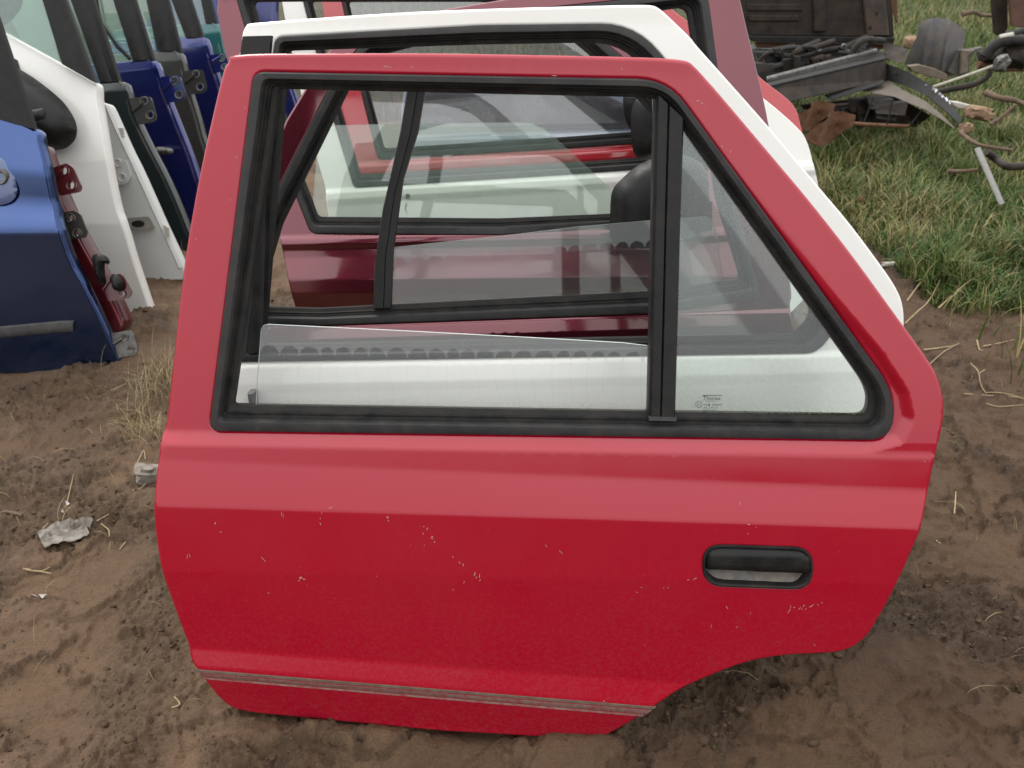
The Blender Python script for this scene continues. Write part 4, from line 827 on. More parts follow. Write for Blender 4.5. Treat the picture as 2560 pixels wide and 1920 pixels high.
L7 = stk('dark grey front car door with a grey hinge leaf in the left stack', M['dgrey'], 3.75, (446, 127), (375, 129), [(456, 139), (468, 206), (494, 285), (510, 348), (540, 430)],
    [(357, -30), (412, -30), (452, 129), (389, 125)], [[(458, 178), (503, 173), (508, 180), (518, 220), (511, 232), (470, 237)]], M['scrap2'], [[(492, 186, 7, 7), (502, 218, 7, 7)]], -.95, glassq=[(300, -60), (362, -60), (390, 126), (370, 130)], ring=M['steel'])
L8 = stk('second royal blue front car door, farther back beside the mauve window pillar', M['navy'], 4.10, (513, 92), (450, 94), [(519, 104), (532, 152), (551, 206), (580, 300)],
    [(415, -30), (467, -30), (508, 93), (462, 94)], [[(524, 137), (560, 134), (566, 142), (575, 170), (569, 178), (536, 182)]], M['navy'], [[(556, 146, 6, 7), (563, 168, 6, 6)]], -.9, glassq=[(380, -60), (419, -60), (463, 93), (440, 94)], ring=M['steel'])
L9 = stk('teal front car door, farthest of the left stack', M['teal'], 4.45, (541, 57), (490, 59), [(548, 66), (557, 120), (580, 200)],
    [(494, -30), (520, -30), (541, 58), (512, 58)], [], M['teal'], [], -.85, glassq=[(440, -60), (498, -60), (514, 58), (480, 60)])
L10 = stk('navy car door seen through the gap above the white door', M['navy'], 4.9, (690, -30), (600, -30), [(692, -10), (690, 40), (700, 120), (760, 300)], None, [], M['navy'], [], -.6)
# ------------------------------------------------------------------ loose scrap, grass, straw
# black truck tailgate panel on top of the heap
Y = 5.3
r = group_root('tailgate_panel', at(2060, 100, Y), 'black rust-streaked metal tailgate panel resting on top of the scrap heap', 'metal panel')
ob = [world_prism('panel_sheet', pxs([(1840, -60), (2226, -60), (2236, 92), (1872, 88)], Y), (0, .04, 0), M['scrap'])]
for y0, y1, x0, x1 in ((-30, -14, 1862, 2005), (10, 28, 1866, 2008), (38, 54, 1870, 1998)): ob.append(world_prism('stamped_rib', pxs([(x0, y0), (x1, y0), (x1 + 2, y1), (x0 + 2, y1)], Y - .01), (0, .02, 0), M['scrap'], bevel=.006))
ob.append(world_prism('side_flange', pxs([(2150, -60), (2208, -60), (2224, 90), (2168, 90)], Y - .02), (0, .03, 0), plain('rusty_black', (.045, .04, .038), .6, .2, scale=8, col2=(.12, .075, .05)), bevel=.006))
ob.append(world_prism('side_flange', pxs([(2030, -60), (2062, -60), (2066, 80), (2036, 80)], Y - .02), (0, .03, 0), M['scrap'], bevel=.006))
ob.append(world_prism('bottom_lip', pxs([(1876, 90), (2238, 94), (2234, 110), (1880, 104)], Y - .03), (0, .10, 0), M['rubd']))
ob.append(world_prism('bottom_lip', pxs([(1890, 106), (2212, 112), (2208, 124), (1892, 120)], Y + .02), (0, .05, 0), M['rust']))
for q in ((2192, 34), (2176, 70), (1990, 66)):
    ob.append(world_prism('bolt_hole', pxs(circ(q[0], q[1], 4, 5, 10), Y - .024), (0, .003, 0), M['rubd'], bevel=0))
adopt(r, ob)
tag(world_prism('rusty_strip', pxs([(2232, -30), (2242, -30), (2246, 58), (2240, 56), (2226, 10)], 5.35), (0, .01, 0), M['rust']), 'narrow rusty torn metal strip hanging beside the black tailgate panel', 'metal strip')
# box beam
r = group_root('box_beam', at(2080, 200, 4.5), 'long black box-section beam lying slantwise under the tailgate panel', 'beam')
F_ = [at(1905, 222, 4.25), at(2214, 148, 4.75), at(2219, 200, 4.72), at(1960, 258, 4.25)]
ob = [world_prism('beam_face', F_, (0, .03, 0), M['scrap'])]
ob.append(world_prism('beam_top', [at(1905, 218, 4.24), at(2214, 145, 4.74), at(2208, 130, 5.0), at(1930, 192, 4.55)], (0, 0, -.012), M['scrap2']))
ob.append(world_prism('beam_edge', [at(1915, 200, 4.4), at(2190, 128, 4.9), at(2192, 133, 4.88), at(1918, 206, 4.38)], (0, 0, .02), M['steel']))
ob.append(world_prism('beam_flange', [at(2060, 236, 4.5), at(2210, 198, 4.66), at(2212, 206, 4.6), at(2078, 248, 4.42)], (0, 0, -.008), M['scrap2']))
adopt(r, ob)
# brackets
r = group_root('mounting_bracket', at(2000, 150, 4.9), 'grey looped mounting bracket sitting on the black beam', 'bracket')
ob = [tube('loop', pxs([(1958, 138), (1956, 126), (1975, 120), (2034, 118), (2036, 132), (2000, 140), (1960, 140)], 4.85), .010, M['scrap2']),
      world_prism('post', pxs([(1986, 140), (2002, 140), (2002, 178), (1988, 178)], 4.8), (0, .04, 0), M['scrap2']), world_prism('foot', pxs([(1960, 150), (1984, 146), (1984, 182), (1950, 188)], 4.85), (0, .05, 0), M['scrap'])]
ob.append(world_prism('post', pxs([(2030, 150), (2066, 138), (2068, 150), (2032, 164)], 4.9), (0, .06, 0), M['scrap'])); adopt(r, ob)
for i, (x, lab) in enumerate(((2112, 'small bright bolt clip left of the other one on the beam'), (2142, 'small bright bolt clip right of the other one on the beam'))):
    tag(tube('bolt_clip', pxs([(x - 8, 116), (x, 112), (x + 2, 138)], 5.0), .007, M['steel']), lab, 'clip')
tag(world_prism('dark_crate', [at(1890, 130, 5.2), at(2200, 124, 5.6), at(2210, 176, 5.6), at(1900, 230, 5.0)], (0, .3, -.0), M['rubd']), 'black scrap body part filling the gap under the tailgate panel', 'scrap metal')
tag(world_prism('metal_sheet', pxs([(1884, 158), (1960, 160), (1955, 178), (1888, 184)], 4.9), (0, .05, 0), plain('brown_grey', (.09, .08, .07), .7)), 'flat brownish grey scrap plate at the left of the brackets', 'metal sheet')
r = group_root('broken_frame', at(2010, 175, 4.95), 'tangle of broken black car frame pieces between the tailgate panel and the beam', 'car part')
ob = []; rj = random.Random(5)
for i in range(34):
    x = rj.uniform(1885, 2195); y = rj.uniform(118, 190 - (x - 1900) * .16); L_ = rj.uniform(25, 70); a = rj.uniform(-.5, .25); Y1 = rj.uniform(4.8, 5.1)
    if i % 2: ob.append(tube('frame_tube', [at(x, y, Y1), at(x + L_ * .5, y + L_ * a + rj.uniform(-6, 6), Y1), at(x + L_, y + L_ * a * 1.3, Y1 + .1)], rj.uniform(.008, .018), M['scrap'] if i % 4 == 1 else M['scrap2']))
    else: ob.append(world_prism('frame_plate', [at(x, y, Y1), at(x + L_, y + L_ * a, Y1 + .1), at(x + L_ * .95, y + L_ * a + rj.uniform(8, 20), Y1 + .08), at(x + 4, y + rj.uniform(8, 22), Y1)], (0, .05, 0), M['scrap'] if i % 4 else M['scrap2']))
adopt(r, ob)
r = group_root('crushed_panel', at(2100, 280, 4.7), 'crumpled black panel lying in the shade under the box beam', 'metal panel'); ob = []
for i in range(20):
    x = rj.uniform(1975, 2190); y = rj.uniform(245, 300); L_ = rj.uniform(40, 90)
    ob.append(world_prism('panel_shard', [at(x, y, 4.7), at(x + L_, y - rj.uniform(-4, 14), 4.8), at(x + L_ * .9, y + rj.uniform(12, 32), 4.75), at(x + 6, y + rj.uniform(14, 36), 4.65)], (0, .05, 0), M['scrap']))
adopt(r, ob)
# curved bumper with chalk letters
r = group_root('bumper_beam', at(2330, 250, 4.3), 'curved dark bumper beam with white paint-pen letters sloping down to the grass', 'bumper')
TP = [(2219, 160, 4.75), (2271, 180, 4.6), (2335, 217, 4.4), (2379, 255, 4.2), (2405, 298, 4.05)]; BT = [(2221, 202, 4.72), (2268, 216, 4.56), (2325, 244, 4.35), (2368, 280, 4.15), (2398, 310, 4.02)]
def sheet(name, A, B, dv, mat):
    V = [at(*p) for p in A] + [at(*p) for p in B]; n = len(A); dv = Vector(dv); V2 = V + [v + dv for v in V]; m = 2 * n; Q = []
    for i in range(n - 1): Q += [(i, i + 1, n + i + 1, n + i), (m + i, m + n + i, m + n + i + 1, m + i + 1), (i, m + i, m + i + 1, i + 1), (n + i, n + i + 1, m + n + i + 1, m + n + i)]
    Q += [(0, n, m + n, m), (n - 1, m + n - 1, m + 2 * n - 1, 2 * n - 1)]; return link(name, mesh(name, V2, Q, angle=R(35)), mat)
ob = [sheet('bumper_face', TP, BT, (0, .03, 0), M['scrap2']), sheet('bumper_lip', [(p[0] - 12, p[1] + 8, p[2] - .05) if i else p for i, p in enumerate(BT)], [(2150, 226, 4.6), (2236, 242, 4.42), (2318, 276, 4.2), (2350, 296, 4.05), (2386, 322, 3.95)], (0, .03, 0), plain('dusty_brown_metal', (.12, .098, .078), .7, scale=30))]
ob.append(world_prism('upper_flange', [at(2210, 104, 5.3), at(2272, 122, 5.0), at(2262, 150, 4.9), at(2256, 158, 4.8), at(2214, 146, 4.9)], (0, .03, 0), M['scrap']))
ob.append(world_prism('bolt_hole', pxs(circ(2240, 186, 6, 5, 10), 4.64), (0, .003, 0), M['rubd'], bevel=0))
def stroke(P, w_=3.0, Yo=-.02):
    w_ *= 1.5
    A = []; B = []
    for i, p in enumerate(P):
        q = P[min(i + 1, len(P) - 1)]; o = P[max(i - 1, 0)]; dx, dy = q[0] - o[0], q[1] - o[1]; l = math.hypot(dx, dy); nx, ny = -dy / l * w_ / 2, dx / l * w_ / 2
        Yd = np.interp(p[0], [t[0] for t in TP], [t[2] for t in TP]) + Yo; A.append((p[0] + nx, p[1] + ny, Yd)); B.append((p[0] - nx, p[1] - ny, Yd))
    return sheet('paint_letter', A, B, (0, .003, 0), M['wht'])
ob += [stroke([(2317, 212), (2314, 222), (2320, 230), (2332, 235)], 4), stroke([(2335, 236), (2335, 220), (2340, 224), (2344, 238), (2346, 244)], 5), stroke([(2338, 232), (2346, 236)], 3), stroke([(2352, 250), (2350, 232), (2356, 240), (2366, 258), (2364, 244)], 4), stroke([(2366, 246), (2370, 256), (2374, 262)], 3), stroke([(2374, 252), (2377, 262), (2376, 266)], 2.5)]
adopt(r, ob)
# heap shadow frame + rusty bar
tag(world_prism('black_undertray', [at(2000, 262, 4.9), at(2240, 238, 4.9), at(2330, 290, 4.8), at(2290, 318, 4.95), at(2040, 310, 4.95)], (0, .02, 0), M['scrap']), 'black plastic undertray standing behind the curved bumper', 'car part')
tag(tube('rusty_bar', pxs([(2108, 306), (2160, 311), (2220, 314), (2272, 316)], 4.35), .010, M['rust']), 'thin rusty bar along the lower edge of the black undertray', 'metal bar')
for i, (a, b, lab) in enumerate((((2232, 250), (2218, 312), 'thin grey rod in front of the undertray, middle one'), ((2184, 244), (2160, 306), 'thin grey rod in front of the undertray, left one'), ((2306, 272), (2272, 318), 'thin grey rod in front of the undertray, right one'))):
    tag(tube('thin_rod', pxs([a, b], 4.3), .004, M['scrap2']), lab, 'rod', 'rods before the undertray')
# rusty torn sill piece
V_, F_2 = fill(densify(np.array([(0, 0), (.05, .09), (.16, .14), (.30, .135), (.30, .08), (.24, .0), (.18, -.05), (.08, -.03)]), .02), [], .025, .025)
c0 = at(2008, 345, 3.9); Pv = []; rs = 3.9 / FPX / .96
for v in V_:
    b_ = .05 * math.sin(v[0] * 22) + .012 * perlin(np.array([v[0] * 30]), np.array([v[1] * 30]), 4)[0]; Pv.append((v[0] * .72, -b_, v[1] * .8))
n = len(Pv); me = mesh('rusty_sill', Pv + [(p[0], p[1] + .012, p[2] - .006) for p in Pv], [tuple(f) for f in F_2] + [(f[2] + n, f[1] + n, f[0] + n) for f in F_2], angle=R(40))
o = link('rusty_sill', me, M['rust']); o.location = c0; tag(o, 'rusty torn sill piece poking out beside the white door', 'rusty metal')
o2 = o.copy(); o2.data = o.data; COL.objects.link(o2); o2.location = at(1975, 310, 4.1); o2.scale = (.9, 1, .9); tag(o2, 'second rusty sill piece half hidden behind the red door edge', 'rusty metal')
# wheel arch liner
LN = [(2262, 168), (2272, 138), (2292, 100), (2303, 72), (2292, 70), (2304, 56), (2330, 46), (2350, 45), (2372, 49), (2396, 62), (2412, 76), (2413, 100), (2406, 120), (2404, 150), (2398, 180), (2370, 196), (2330, 186), (2296, 176)]
Lp = densify(np.array([(p[0], -p[1]) for p in chaikin(LN, 2)]), 5); V_, F_2 = fill(Lp, [], 3.5, 3.5); Pv = []
for v in V_:
    t = (v[0] - 2340) / 75; q_ = v[0] + (v[1] + 110) * -.18; rib = 8 * (math.exp(-((q_ - 2322) / 4) ** 2) + math.exp(-((q_ - 2366) / 4) ** 2))
    Pv.append(at(v[0], -v[1], 5.7 + .22 * t * t - .12 * math.sqrt(max(0, 1 - ((-v[1] - 120) / 90) ** 2)) - rib * .003))
n = len(Pv); r = group_root('wheel_arch_liner', at(2340, 190, 5.7), 'grey plastic wheel arch liner standing upright in the grass', 'wheel arch liner')
m1 = link('liner_shell', mesh('liner_shell', Pv + [p + Vector((0, .02, 0)) for p in Pv], [tuple(f) for f in F_2] + [(f[2] + n, f[1] + n, f[0] + n) for f in F_2], angle=R(50)), M['liner'])
lipm = plain('dusty_liner_lip', (.22, .18, .135), .8, scale=30)
m2 = world_prism('liner_lip', pxs([(2272, 166), (2300, 162), (2340, 172), (2368, 186), (2372, 202), (2330, 194), (2280, 178)], 5.55), (0, .05, 0), lipm)
m3 = world_prism('liner_flap', pxs([(2398, 125), (2424, 124), (2458, 118), (2440, 130), (2424, 148), (2426, 184), (2392, 192), (2370, 180)], 5.6), (0, .04, 0), M['liner'])
m4 = world_prism('liner_flap', pxs([(2404, 124), (2425, 126), (2440, 124), (2420, 140), (2420, 180), (2400, 186)], 5.57), (0, .02, 0), lipm)
adopt(r, [m1, m2, m3, m4])
# rods and hoses
r = group_root('steering_rod', at(2500, 158, 4.5), 'pale steel steering rod with a ball joint resting across the dark hose', 'steering rod')
b_ = rock('ball_joint', at(2503, 158, 4.45), (.038, .038, .05), M['steel'], 3, 1.0); b2 = tube('rod', pxs([(2332, 218), (2420, 188), (2492, 162)], 4.5), .008, plain('pale_steel', (.42, .40, .34), .5, scale=50, col2=(.30, .27, .2)))
b2.data.transform(Matrix.Translation(-r.location)); b2.parent = r; b_.location = b_.location - r.location; b_.parent = r
tag(tube('rubber_hose', pxs([(2336, 232), (2380, 222), (2430, 212), (2462, 196), (2476, 178)], 4.6), .016, M['scrap']), 'dark bent rubber hose under the pale steering rod', 'hose')
tag(tube('rubber_hose', pxs([(2462, 142), (2478, 122), (2500, 106), (2530, 102), (2570, 104)], 4.7), .028, M['rubd']), 'thick black hose end drooping at the right edge of the picture', 'hose')
tag(tube('suspension_arm', pxs([(2500, 96), (2540, 84), (2580, 72)], 4.8), .020, M['scrap2']), 'grey suspension arm above the black hose at the right edge', 'car part')
tag(tube('suspension_arm', pxs([(2498, 94), (2532, 87)], 4.7), .014, M['cream']), 'short whitish sleeve at the end of the grey suspension arm', 'car part')
tag(rock('axle_lump', at(2540, 130, 4.75), (.09, .08, .10), M['scrap'], 8, 1.0), 'dark lumpy axle part right of the pale ball joint', 'car part')
r = group_root('engine_parts', at(2530, 130, 4.9), 'clump of black engine parts and pipes at the right edge behind the ball joint', 'car part'); ob = []
for i in range(18):
    x = rj.uniform(2470, 2575); y = rj.uniform(88, 165); Y1 = rj.uniform(4.9, 5.3); L_ = rj.uniform(15, 45)
    if i % 2: ob.append(tube('pipe', [at(x, y, Y1), at(x + L_ * .6, y + rj.uniform(-14, 14), Y1), at(x + L_, y + rj.uniform(-18, 18), Y1)], rj.uniform(.008, .02), M['scrap']))
    else: ob.append(rock('casting', at(x, y, Y1), (rj.uniform(.03, .07),) * 3, M['scrap'], i + 40, .8, 2))
for o in ob:
    if o.name.startswith('casting'): o.location = o.location - r.location; o.parent = r
adopt(r, ob)
tag(tube('axle_tube', pxs([(2445, 162), (2500, 170), (2580, 168)], 4.9), .020, M['rust']), 'rusty axle tube behind the ball joint', 'car part')
tag(world_prism('dark_post', pxs([(2488, -20), (2520, -20), (2520, 70), (2508, 92), (2496, 86)], 6.2), (0, .08, 0), M['scrap']), 'dark upright post at the top right corner', 'post')
tag(world_prism('rusty_plate', pxs([(2521, -30), (2600, -30), (2600, 72), (2530, 66)], 6.1), (0, .03, 0), plain('brown_rust', (.14, .075, .055), .85, scale=10)), 'brown rusty plate behind the dark post in the corner', 'metal plate')
tag(world_prism('flat_bar', [at(2436, 370, 3.2), at(2452, 366, 3.2), at(2514, 508, 2.62), at(2500, 512, 2.62)], (0, .004, -.006), plain('grey_flat_bar', (.17, .165, .15), .5, scale=40)), 'flat grey metal bar slanting down into the grass', 'metal bar')
tag(tube('rubber_hose', pxs([(2466, 380, 3.2), (2490, 398, 3.2), (2515, 415, 3.1), (2545, 416, 3.1), (2580, 412, 3.1)], 3.1), .014, M['scrap']), 'dark hose curving beside the flat grey bar', 'hose')
ST = [([(2372, 428, 3.15), (2405, 428, 3.12), (2445, 424, 3.1)], .009, 'stick', 'short brown stick left of the flat grey bar'), ([(2465, 232, 4.2), (2500, 245, 4.1), (2540, 252, 4.1), (2580, 268, 4.0)], .016, 'stick', 'brown branch lying right of the chalk-marked bumper'),
      ([(2478, 311, 3.8), (2500, 296, 3.8), (2520, 280, 3.8), (2538, 262, 3.8)], .011, 'stick', 'pale curved branch right of the tan stone'), ([(2405, 36, 7.2), (2435, 30, 7.2), (2455, 38, 7.2), (2492, 38, 7.2)], .02, 'stick', 'twisted root above the wheel arch liner'),
      ([(2400, 330, 3.7), (2425, 350, 3.6), (2460, 365, 3.5), (2530, 375, 3.5)], .010, 'stick', 'thin brown root below the bumper end')]
for P, rr, mm, lab in ST: tag(tube('branch', pxs(P, 4), rr, M[mm], jitter=.15, r2=rr * .6), lab, 'branch')
o = rock('tan_stone', at(2450, 284, 3.95), (.075, .05, .035), M['tan'], 12, 1.0); o.rotation_euler = (0, .15, .2); tag(o, 'flat tan stone in the grass right of the bumper end', 'stone')
o = rock('tan_stone', at(2415, 322, 3.8), (.03, .03, .03), M['tan'], 14, 1.0); tag(o, 'small tan stone at the tip of the curved bumper', 'stone')
tag(world_prism('white_plastic', pxs([(2380, 254), (2400, 256), (2438, 266), (2430, 273), (2396, 272), (2384, 264)], 4.0), (0, .03, 0), M['cream']), 'white plastic shard beside the chalk letters', 'plastic scrap')
o = rock('tan_stone', at(2290, 100 + 6, 6.4), (.10, .06, .05), M['tan'], 19, 1.0); tag(o, 'pale tan rubble piece left of the wheel arch liner', 'stone')
gp = gnd(2145, 520); o = rock('brick_piece', (gp.x, gp.y, .03), (.02, .02, .03), M['rust'], 5, 1.0); tag(o, 'small orange brick chip beside the white door edge', 'brick piece')
gp = gnd(2224, 660); o = rock('pale_chip', (gp.x, gp.y, gz1(gp.x, gp.y) + .01), (.035, .015, .012), M['cream'], 6, 1.0); tag(o, 'small whitish chip lying in the grass right of the doors', 'plastic scrap')
# left foreground bits
def rest(x, y): g = gnd(x, y); return Vector((g.x, g.y, gz1(g.x, g.y)))
g_ = rest(362, 1190); o = rock('grey_stone', g_ + Vector((.01, 0, .006)), (.036, .030, .026), M['stone'], 21, .9); o.rotation_euler = (.1, .2, .5); tag(o, 'angular pale grey stone half buried at the left edge of the red door', 'stone')
SC_ = [(98, 1343), (105, 1338), (140, 1318), (180, 1312), (200, 1316), (236, 1310), (238, 1318), (222, 1332), (228, 1345), (205, 1356), (175, 1366), (150, 1372), (115, 1378), (108, 1368)]
Lp = densify(np.array([gnd(*p)[:2] for p in reversed(SC_)]), .006); V_, F_2 = fill(Lp, [], .006, .006)
zz = gz(V_[:, 0], V_[:, 1]); cr = np.abs(fbm(V_[:, 0], V_[:, 1], 28, 3, .55, 11)); zz = np.maximum(zz, zz.mean()) + .003 + .011 * cr
n = len(V_); P3 = [(V_[i, 0], V_[i, 1], zz[i]) for i in range(n)]
if F_2.size and ((V_[F_2[0][1]] - V_[F_2[0][0]])[0] * (V_[F_2[0][2]] - V_[F_2[0][0]])[1]) is not None:
    o = link('plastic_sheet', mesh('plastic_sheet', P3 + [(p[0], p[1], p[2] - .0015) for p in P3], [tuple(f) for f in F_2] + [(f[2] + n, f[1] + n, f[0] + n) for f in F_2], angle=R(35)), plain('dirty_plastic', (.21, .19, .16), .35, scale=40, col2=(.12, .095, .07), bump=.4)); tag(o, 'crumpled grey plastic scrap pressed into the mud at the left', 'plastic scrap')
def lay(P, rr, mat, lab, cat, name, grp=None, lift=.003, r2=None):
    pts = [rest(*p[:2]) + Vector((0, 0, lift + (p[2] if len(p) > 2 else 0))) for p in P]; return tag(tube(name, pts, rr, mat, seg=6, r2=r2, jitter=.12), lab, cat, grp)
lay([(-10, 1281), (20, 1287), (60, 1300)], .0035, M['stick'], 'dark thin stick lying flat at the left edge of the mud', 'stick', 'stick')
for i, (P, lab) in enumerate((([(76, 1480), (86, 1482), (92, 1490), (80, 1486)], 'white paper fleck lowest on the mud at the left'), ([(152, 1272), (158, 1276), (160, 1281), (153, 1278)], 'tiny white curl near the plastic scrap'), ([(100, 1494), (116, 1482), (112, 1498), (106, 1500)], 'white paper fleck beside the lowest one at the left'), ([(163, 1250), (171, 1250), (172, 1256), (164, 1256)], 'tiny cream crumb above the plastic scrap'))):
    pts = [rest(*p) + Vector((0, 0, .003)) for p in P]; tag(world_prism('paper_fleck', pts, (0, 0, .0015), M['cream'], bevel=0), lab, 'paper scrap')
STL = [[(2345, 774, .01), (2420, 722, .03), (2490, 674, .02), (2556, 628, .01)], [(2262, 809), (2290, 785, .01), (2320, 758, .01), (2348, 711, .02)], [(2267, 754), (2300, 715, .02), (2345, 668, .01)], [(2413, 976), (2480, 976, .002), (2575, 978)], [(2469, 965), (2510, 978), (2570, 996)],
       [(2425, 912), (2445, 930, .01), (2455, 950), (2470, 968)], [(2448, 930, .005), (2462, 924, .01)], [(2320, 905), (2360, 880), (2398, 856)], [(2310, 873), (2350, 868), (2390, 862)], [(2460, 860), (2490, 848), (2540, 838)], [(2430, 640, .02), (2460, 580, .05), (2500, 560, .04), (2560, 552)],
       [(2390, 1272, .0), (2392, 1240, .01), (2398, 1204)], [(2380, 545, .03), (2410, 510, .03), (2432, 498)], [(2470, 995), (2500, 1004), (2560, 1008)], [(2443, 850), (2450, 868), (2458, 875)], [(2270, 640, .03), (2300, 625, .02), (2350, 620)], [(2344, 1345), (2350, 1343), (2356, 1344)],
       [(245, 1312), (262, 1302), (275, 1294)], [(255, 1316), (272, 1326), (272, 1338)], [(310, 1344), (296, 1365)], [(68, 1433), (100, 1428), (126, 1422)], [(110, 1332), (124, 1318)], [(330, 1222), (352, 1216), (370, 1200), (372, 1190)], [(342, 1160), (358, 1124), (362, 1144)], [(250, 998), (285, 982), (318, 966)], [(60, 1427), (128, 1432)], [(160, 1260), (165, 1240), (188, 1196)], [(448, 1782), (460, 1796), (440, 1806)]]
SLB = ['longest thick straw stalk, slanting up to the right picture edge', 'straw stalk starting at the white door edge and rising to the right', 'straw stalk crossing the grass edge just above the others by the white door', 'long straight straw lying level on the mud at the right edge', 'straw stalk just under the long level one at the right edge',
       'bent brown straw above the level stalks at the right', 'tiny straw splinter beside the bent brown straw', 'slanting thin straw on the mud right of the red door corner', 'short level straw beside the red door corner', 'curved straw at the foot of the grass clump at the right edge', 'pale straw standing out over the grass at the right edge', 'thin pale curled straw on bare mud right of the door handle']
for k_, P in enumerate(STL): lay(P, .0017 if P[0][1] > 900 else .0028, M['straw'], SLB[k_] if k_ < len(SLB) else 'short bit of dry straw lying loose on the mud', 'straw stalk', 'straw_stalk', 'loose straw stalks', lift=.004, r2=.0012)

# blades: one mesh for the turf, one for the dry tufts
def blades(name, N_, region, hgt, wid, cols, seed, label, bend=.8, lean=None):
    r_ = np.random.default_rng(seed); X, Y_ = region(r_, N_); n = len(X); Z = gz(X, Y_)
    h = hgt * r_.uniform(.4, 1.4, n) * (1 + .9 * np.clip(fbm(X, Y_, 3.5, 3, .5, 410), -.7, 1)) * (1 + .04 * Y_); az = r_.uniform(0, 2 * math.pi, n); bd = r_.uniform(.25, 1.0, n) * bend; wv = wid * r_.uniform(.6, 1.3, n) * (1 + .12 * Y_)
    S = 5; V = np.zeros((n, S * 2 - 1, 3)); dx, dy = np.cos(az), np.sin(az); sx_, sy_ = -dy, dx; tw = r_.uniform(-.6, .6, n)
    for k in range(S):
        t = k / (S - 1); ang = bd * 1.55 * t; rx = h * bd * t * t * .9 + h * t * .12; rz = h * t * np.cos(ang * .75)
        cx = X + dx * rx + sx_ * h * .15 * tw * t * t; cy = Y_ + dy * rx + sy_ * h * .15 * tw * t * t; cz = Z + rz - .004; ww = wv * (1 - t) ** .6 * .5
        if k < S - 1:
            V[:, 2 * k] = np.stack([cx - sx_ * ww, cy - sy_ * ww, cz], 1); V[:, 2 * k + 1] = np.stack([cx + sx_ * ww, cy + sy_ * ww, cz], 1)
        else: V[:, 2 * k] = np.stack([cx, cy, cz], 1)
    m = S * 2 - 1; base = (np.arange(n) * m)[:, None]; tri = []
    for k in range(S - 2): tri += [[2 * k, 2 * k + 1, 2 * k + 3], [2 * k, 2 * k + 3, 2 * k + 2]]
    tri.append([2 * S - 4, 2 * S - 3, 2 * S - 2]); F = (base[:, :, None] + np.array(tri)[None]).reshape(-1, 3)
    me = bpy.data.meshes.new(name); me.vertices.add(n * m); me.vertices.foreach_set('co', V.astype(np.float32).ravel()); me.loops.add(F.size); me.loops.foreach_set('vertex_index', F.astype(np.int32).ravel())
    me.polygons.add(len(F)); me.polygons.foreach_set('loop_start', np.arange(0, F.size, 3, dtype=np.int32)); me.update(calc_edges=True); me.shade_smooth()
    c = np.array(cols); pr = c[:, 3] / c[:, 3].sum(); idx = r_.choice(len(c), n, p=pr)
    patch = fbm(X, Y_, 1.6, 3, .5, 200); swap = (patch > .15) & (r_.random(n) < .5); idx[swap] = len(c) - 1
    C_ = c[idx, :3] * np.array([.95, 1.06, .9]) * r_.uniform(.65, 1.35, n)[:, None]; C4 = np.ones((n, m, 4)); C4[:, :, :3] = C_[:, None, :]
    ca = me.color_attributes.new('tint', 'FLOAT_COLOR', 'POINT'); ca.data.foreach_set('color', C4.astype(np.float32).ravel())
    m_, t, out = newmat(name + '_blades'); a = t.nodes.new('ShaderNodeAttribute'); a.attribute_name = 'tint'; b = N(t, 'ShaderNodeBsdfPrincipled'); t.links.new(a.outputs['Color'], b.inputs['Base Color']); b.inputs['Roughness'].default_value = .5
    b.inputs['Specular IOR Level'].default_value = .3; tl = N(t, 'ShaderNodeBsdfTranslucent'); t.links.new(a.outputs['Color'], tl.inputs[0]); mx = N(t, 'ShaderNodeMixShader'); mx.inputs[0].default_value = .25
    t.links.new(b.outputs[0], mx.inputs[1]); t.links.new(tl.outputs[0], mx.inputs[2]); t.links.new(mx.outputs[0], out.inputs[0]); return tag(link(name, me, m_), label, None, None, 'stuff')
def reg_grass(r_, n):
    y = np.where(r_.random(n * 4) < .7, 1.7 + (r_.random(n * 4) ** 1.9) * 9.5, 4 + 14 * r_.random(n * 4)); x = r_.uniform(.28, 1.0, n * 4) * (.62 + y * .66); x = np.where(r_.random(n * 4) < .10, r_.uniform(-2.5, 2.5, n * 4), x)
    g = grass_mask(x, y); k = (g > r_.uniform(-.05, .22, n * 4)) | ((g > -.5) & (r_.random(n * 4) < .035)); return x[k][:n], y[k][:n]
GC = [(.035, .072, .010, 3), (.065, .105, .018, 3), (.10, .13, .035, 2), (.21, .17, .08, 1.2), (.28, .22, .11, 1.6)]
blades('grass', 105000, reg_grass, .092, .0045, GC, 3, 'matted green and straw-coloured grass beyond the doors', bend=1.0)
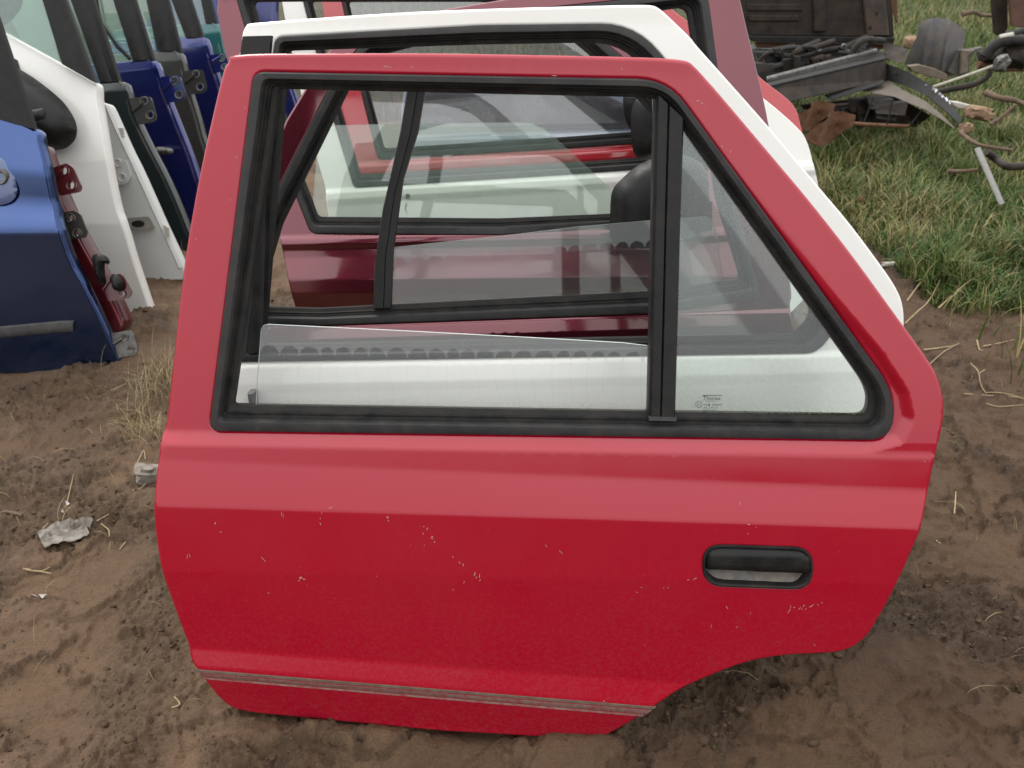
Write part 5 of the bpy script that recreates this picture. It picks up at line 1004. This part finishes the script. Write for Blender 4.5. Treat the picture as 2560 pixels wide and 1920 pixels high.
def reg_tuft(r_, n):
    c = [gnd(345, 1010), gnd(385, 985), gnd(330, 1045), gnd(360, 1075), gnd(400, 945)]; i = r_.integers(0, 5, n); cx = np.array([p.x for p in c]); cy = np.array([p.y for p in c]); return cx[i] + r_.normal(0, .03, n), cy[i] + r_.normal(0, .03, n)
blades('dry_grass', 260, reg_tuft, .085, .0012, [(.36, .25, .15, 1), (.45, .34, .22, 1)], 9, 'tuft of dry straw-coloured grass by the left side of the red door', bend=1.2)
def reg_sparse(r_, n):
    x = r_.uniform(-1.5, 2.4, n * 2); y = r_.uniform(.9, 3.4, n * 2); k = (crumb(x, y) > .25); return x[k][:n], y[k][:n]
blades('dry_litter', 700, reg_sparse, .05, .0012, [(.30, .21, .13, 1), (.36, .28, .17, 1)], 12, 'scattered bits of dry straw litter on the mud', bend=1.6)
# clods
def clods():
    r_ = np.random.default_rng(31); n = 60000; y = .62 + r_.random(n) ** 1.8 * 3.6; x = r_.uniform(-.85, .85, n) * (.3 + y * .9); c = crumb(x, y); k = r_.random(n) < (.02 + .55 * c ** 1.5); x, y = x[k][:9000], y[k][:9000]; n = len(x)
    s = np.exp(r_.normal(-6.35, .60, n)) * (.75 + .30 * y); s = np.clip(s, .001, .010); z = gz(x, y) + s * .05
    ico = bmesh.new(); bmesh.ops.create_icosphere(ico, subdivisions=1, radius=1); iv = np.array([v.co[:] for v in ico.verts]); ico.verts.index_update(); fi = np.array([[v.index for v in f.verts] for f in ico.faces]); ico.free()
    V = iv[None] * (s[:, None, None]) * r_.uniform(.6, 1.35, (n, len(iv), 1)); V[:, :, 0] *= r_.uniform(.7, 1.5, (n, 1)); V[:, :, 2] *= .55; V += np.stack([x, y, z], 1)[:, None, :]
    F = (fi[None] + (np.arange(n) * len(iv))[:, None, None]).reshape(-1, 3); me = bpy.data.meshes.new('soil_clods'); me.from_pydata(V.reshape(-1, 3).tolist(), [], F.tolist()); me.update(); me.shade_smooth()
    o = link('soil_clods', me, plain('clod_soil', (.085, .053, .030), .95, scale=30, col2=(.055, .035, .02), bump=.3)); tag(o, 'loose crumbs of dark soil on the trodden mud', kind='stuff')
clods()
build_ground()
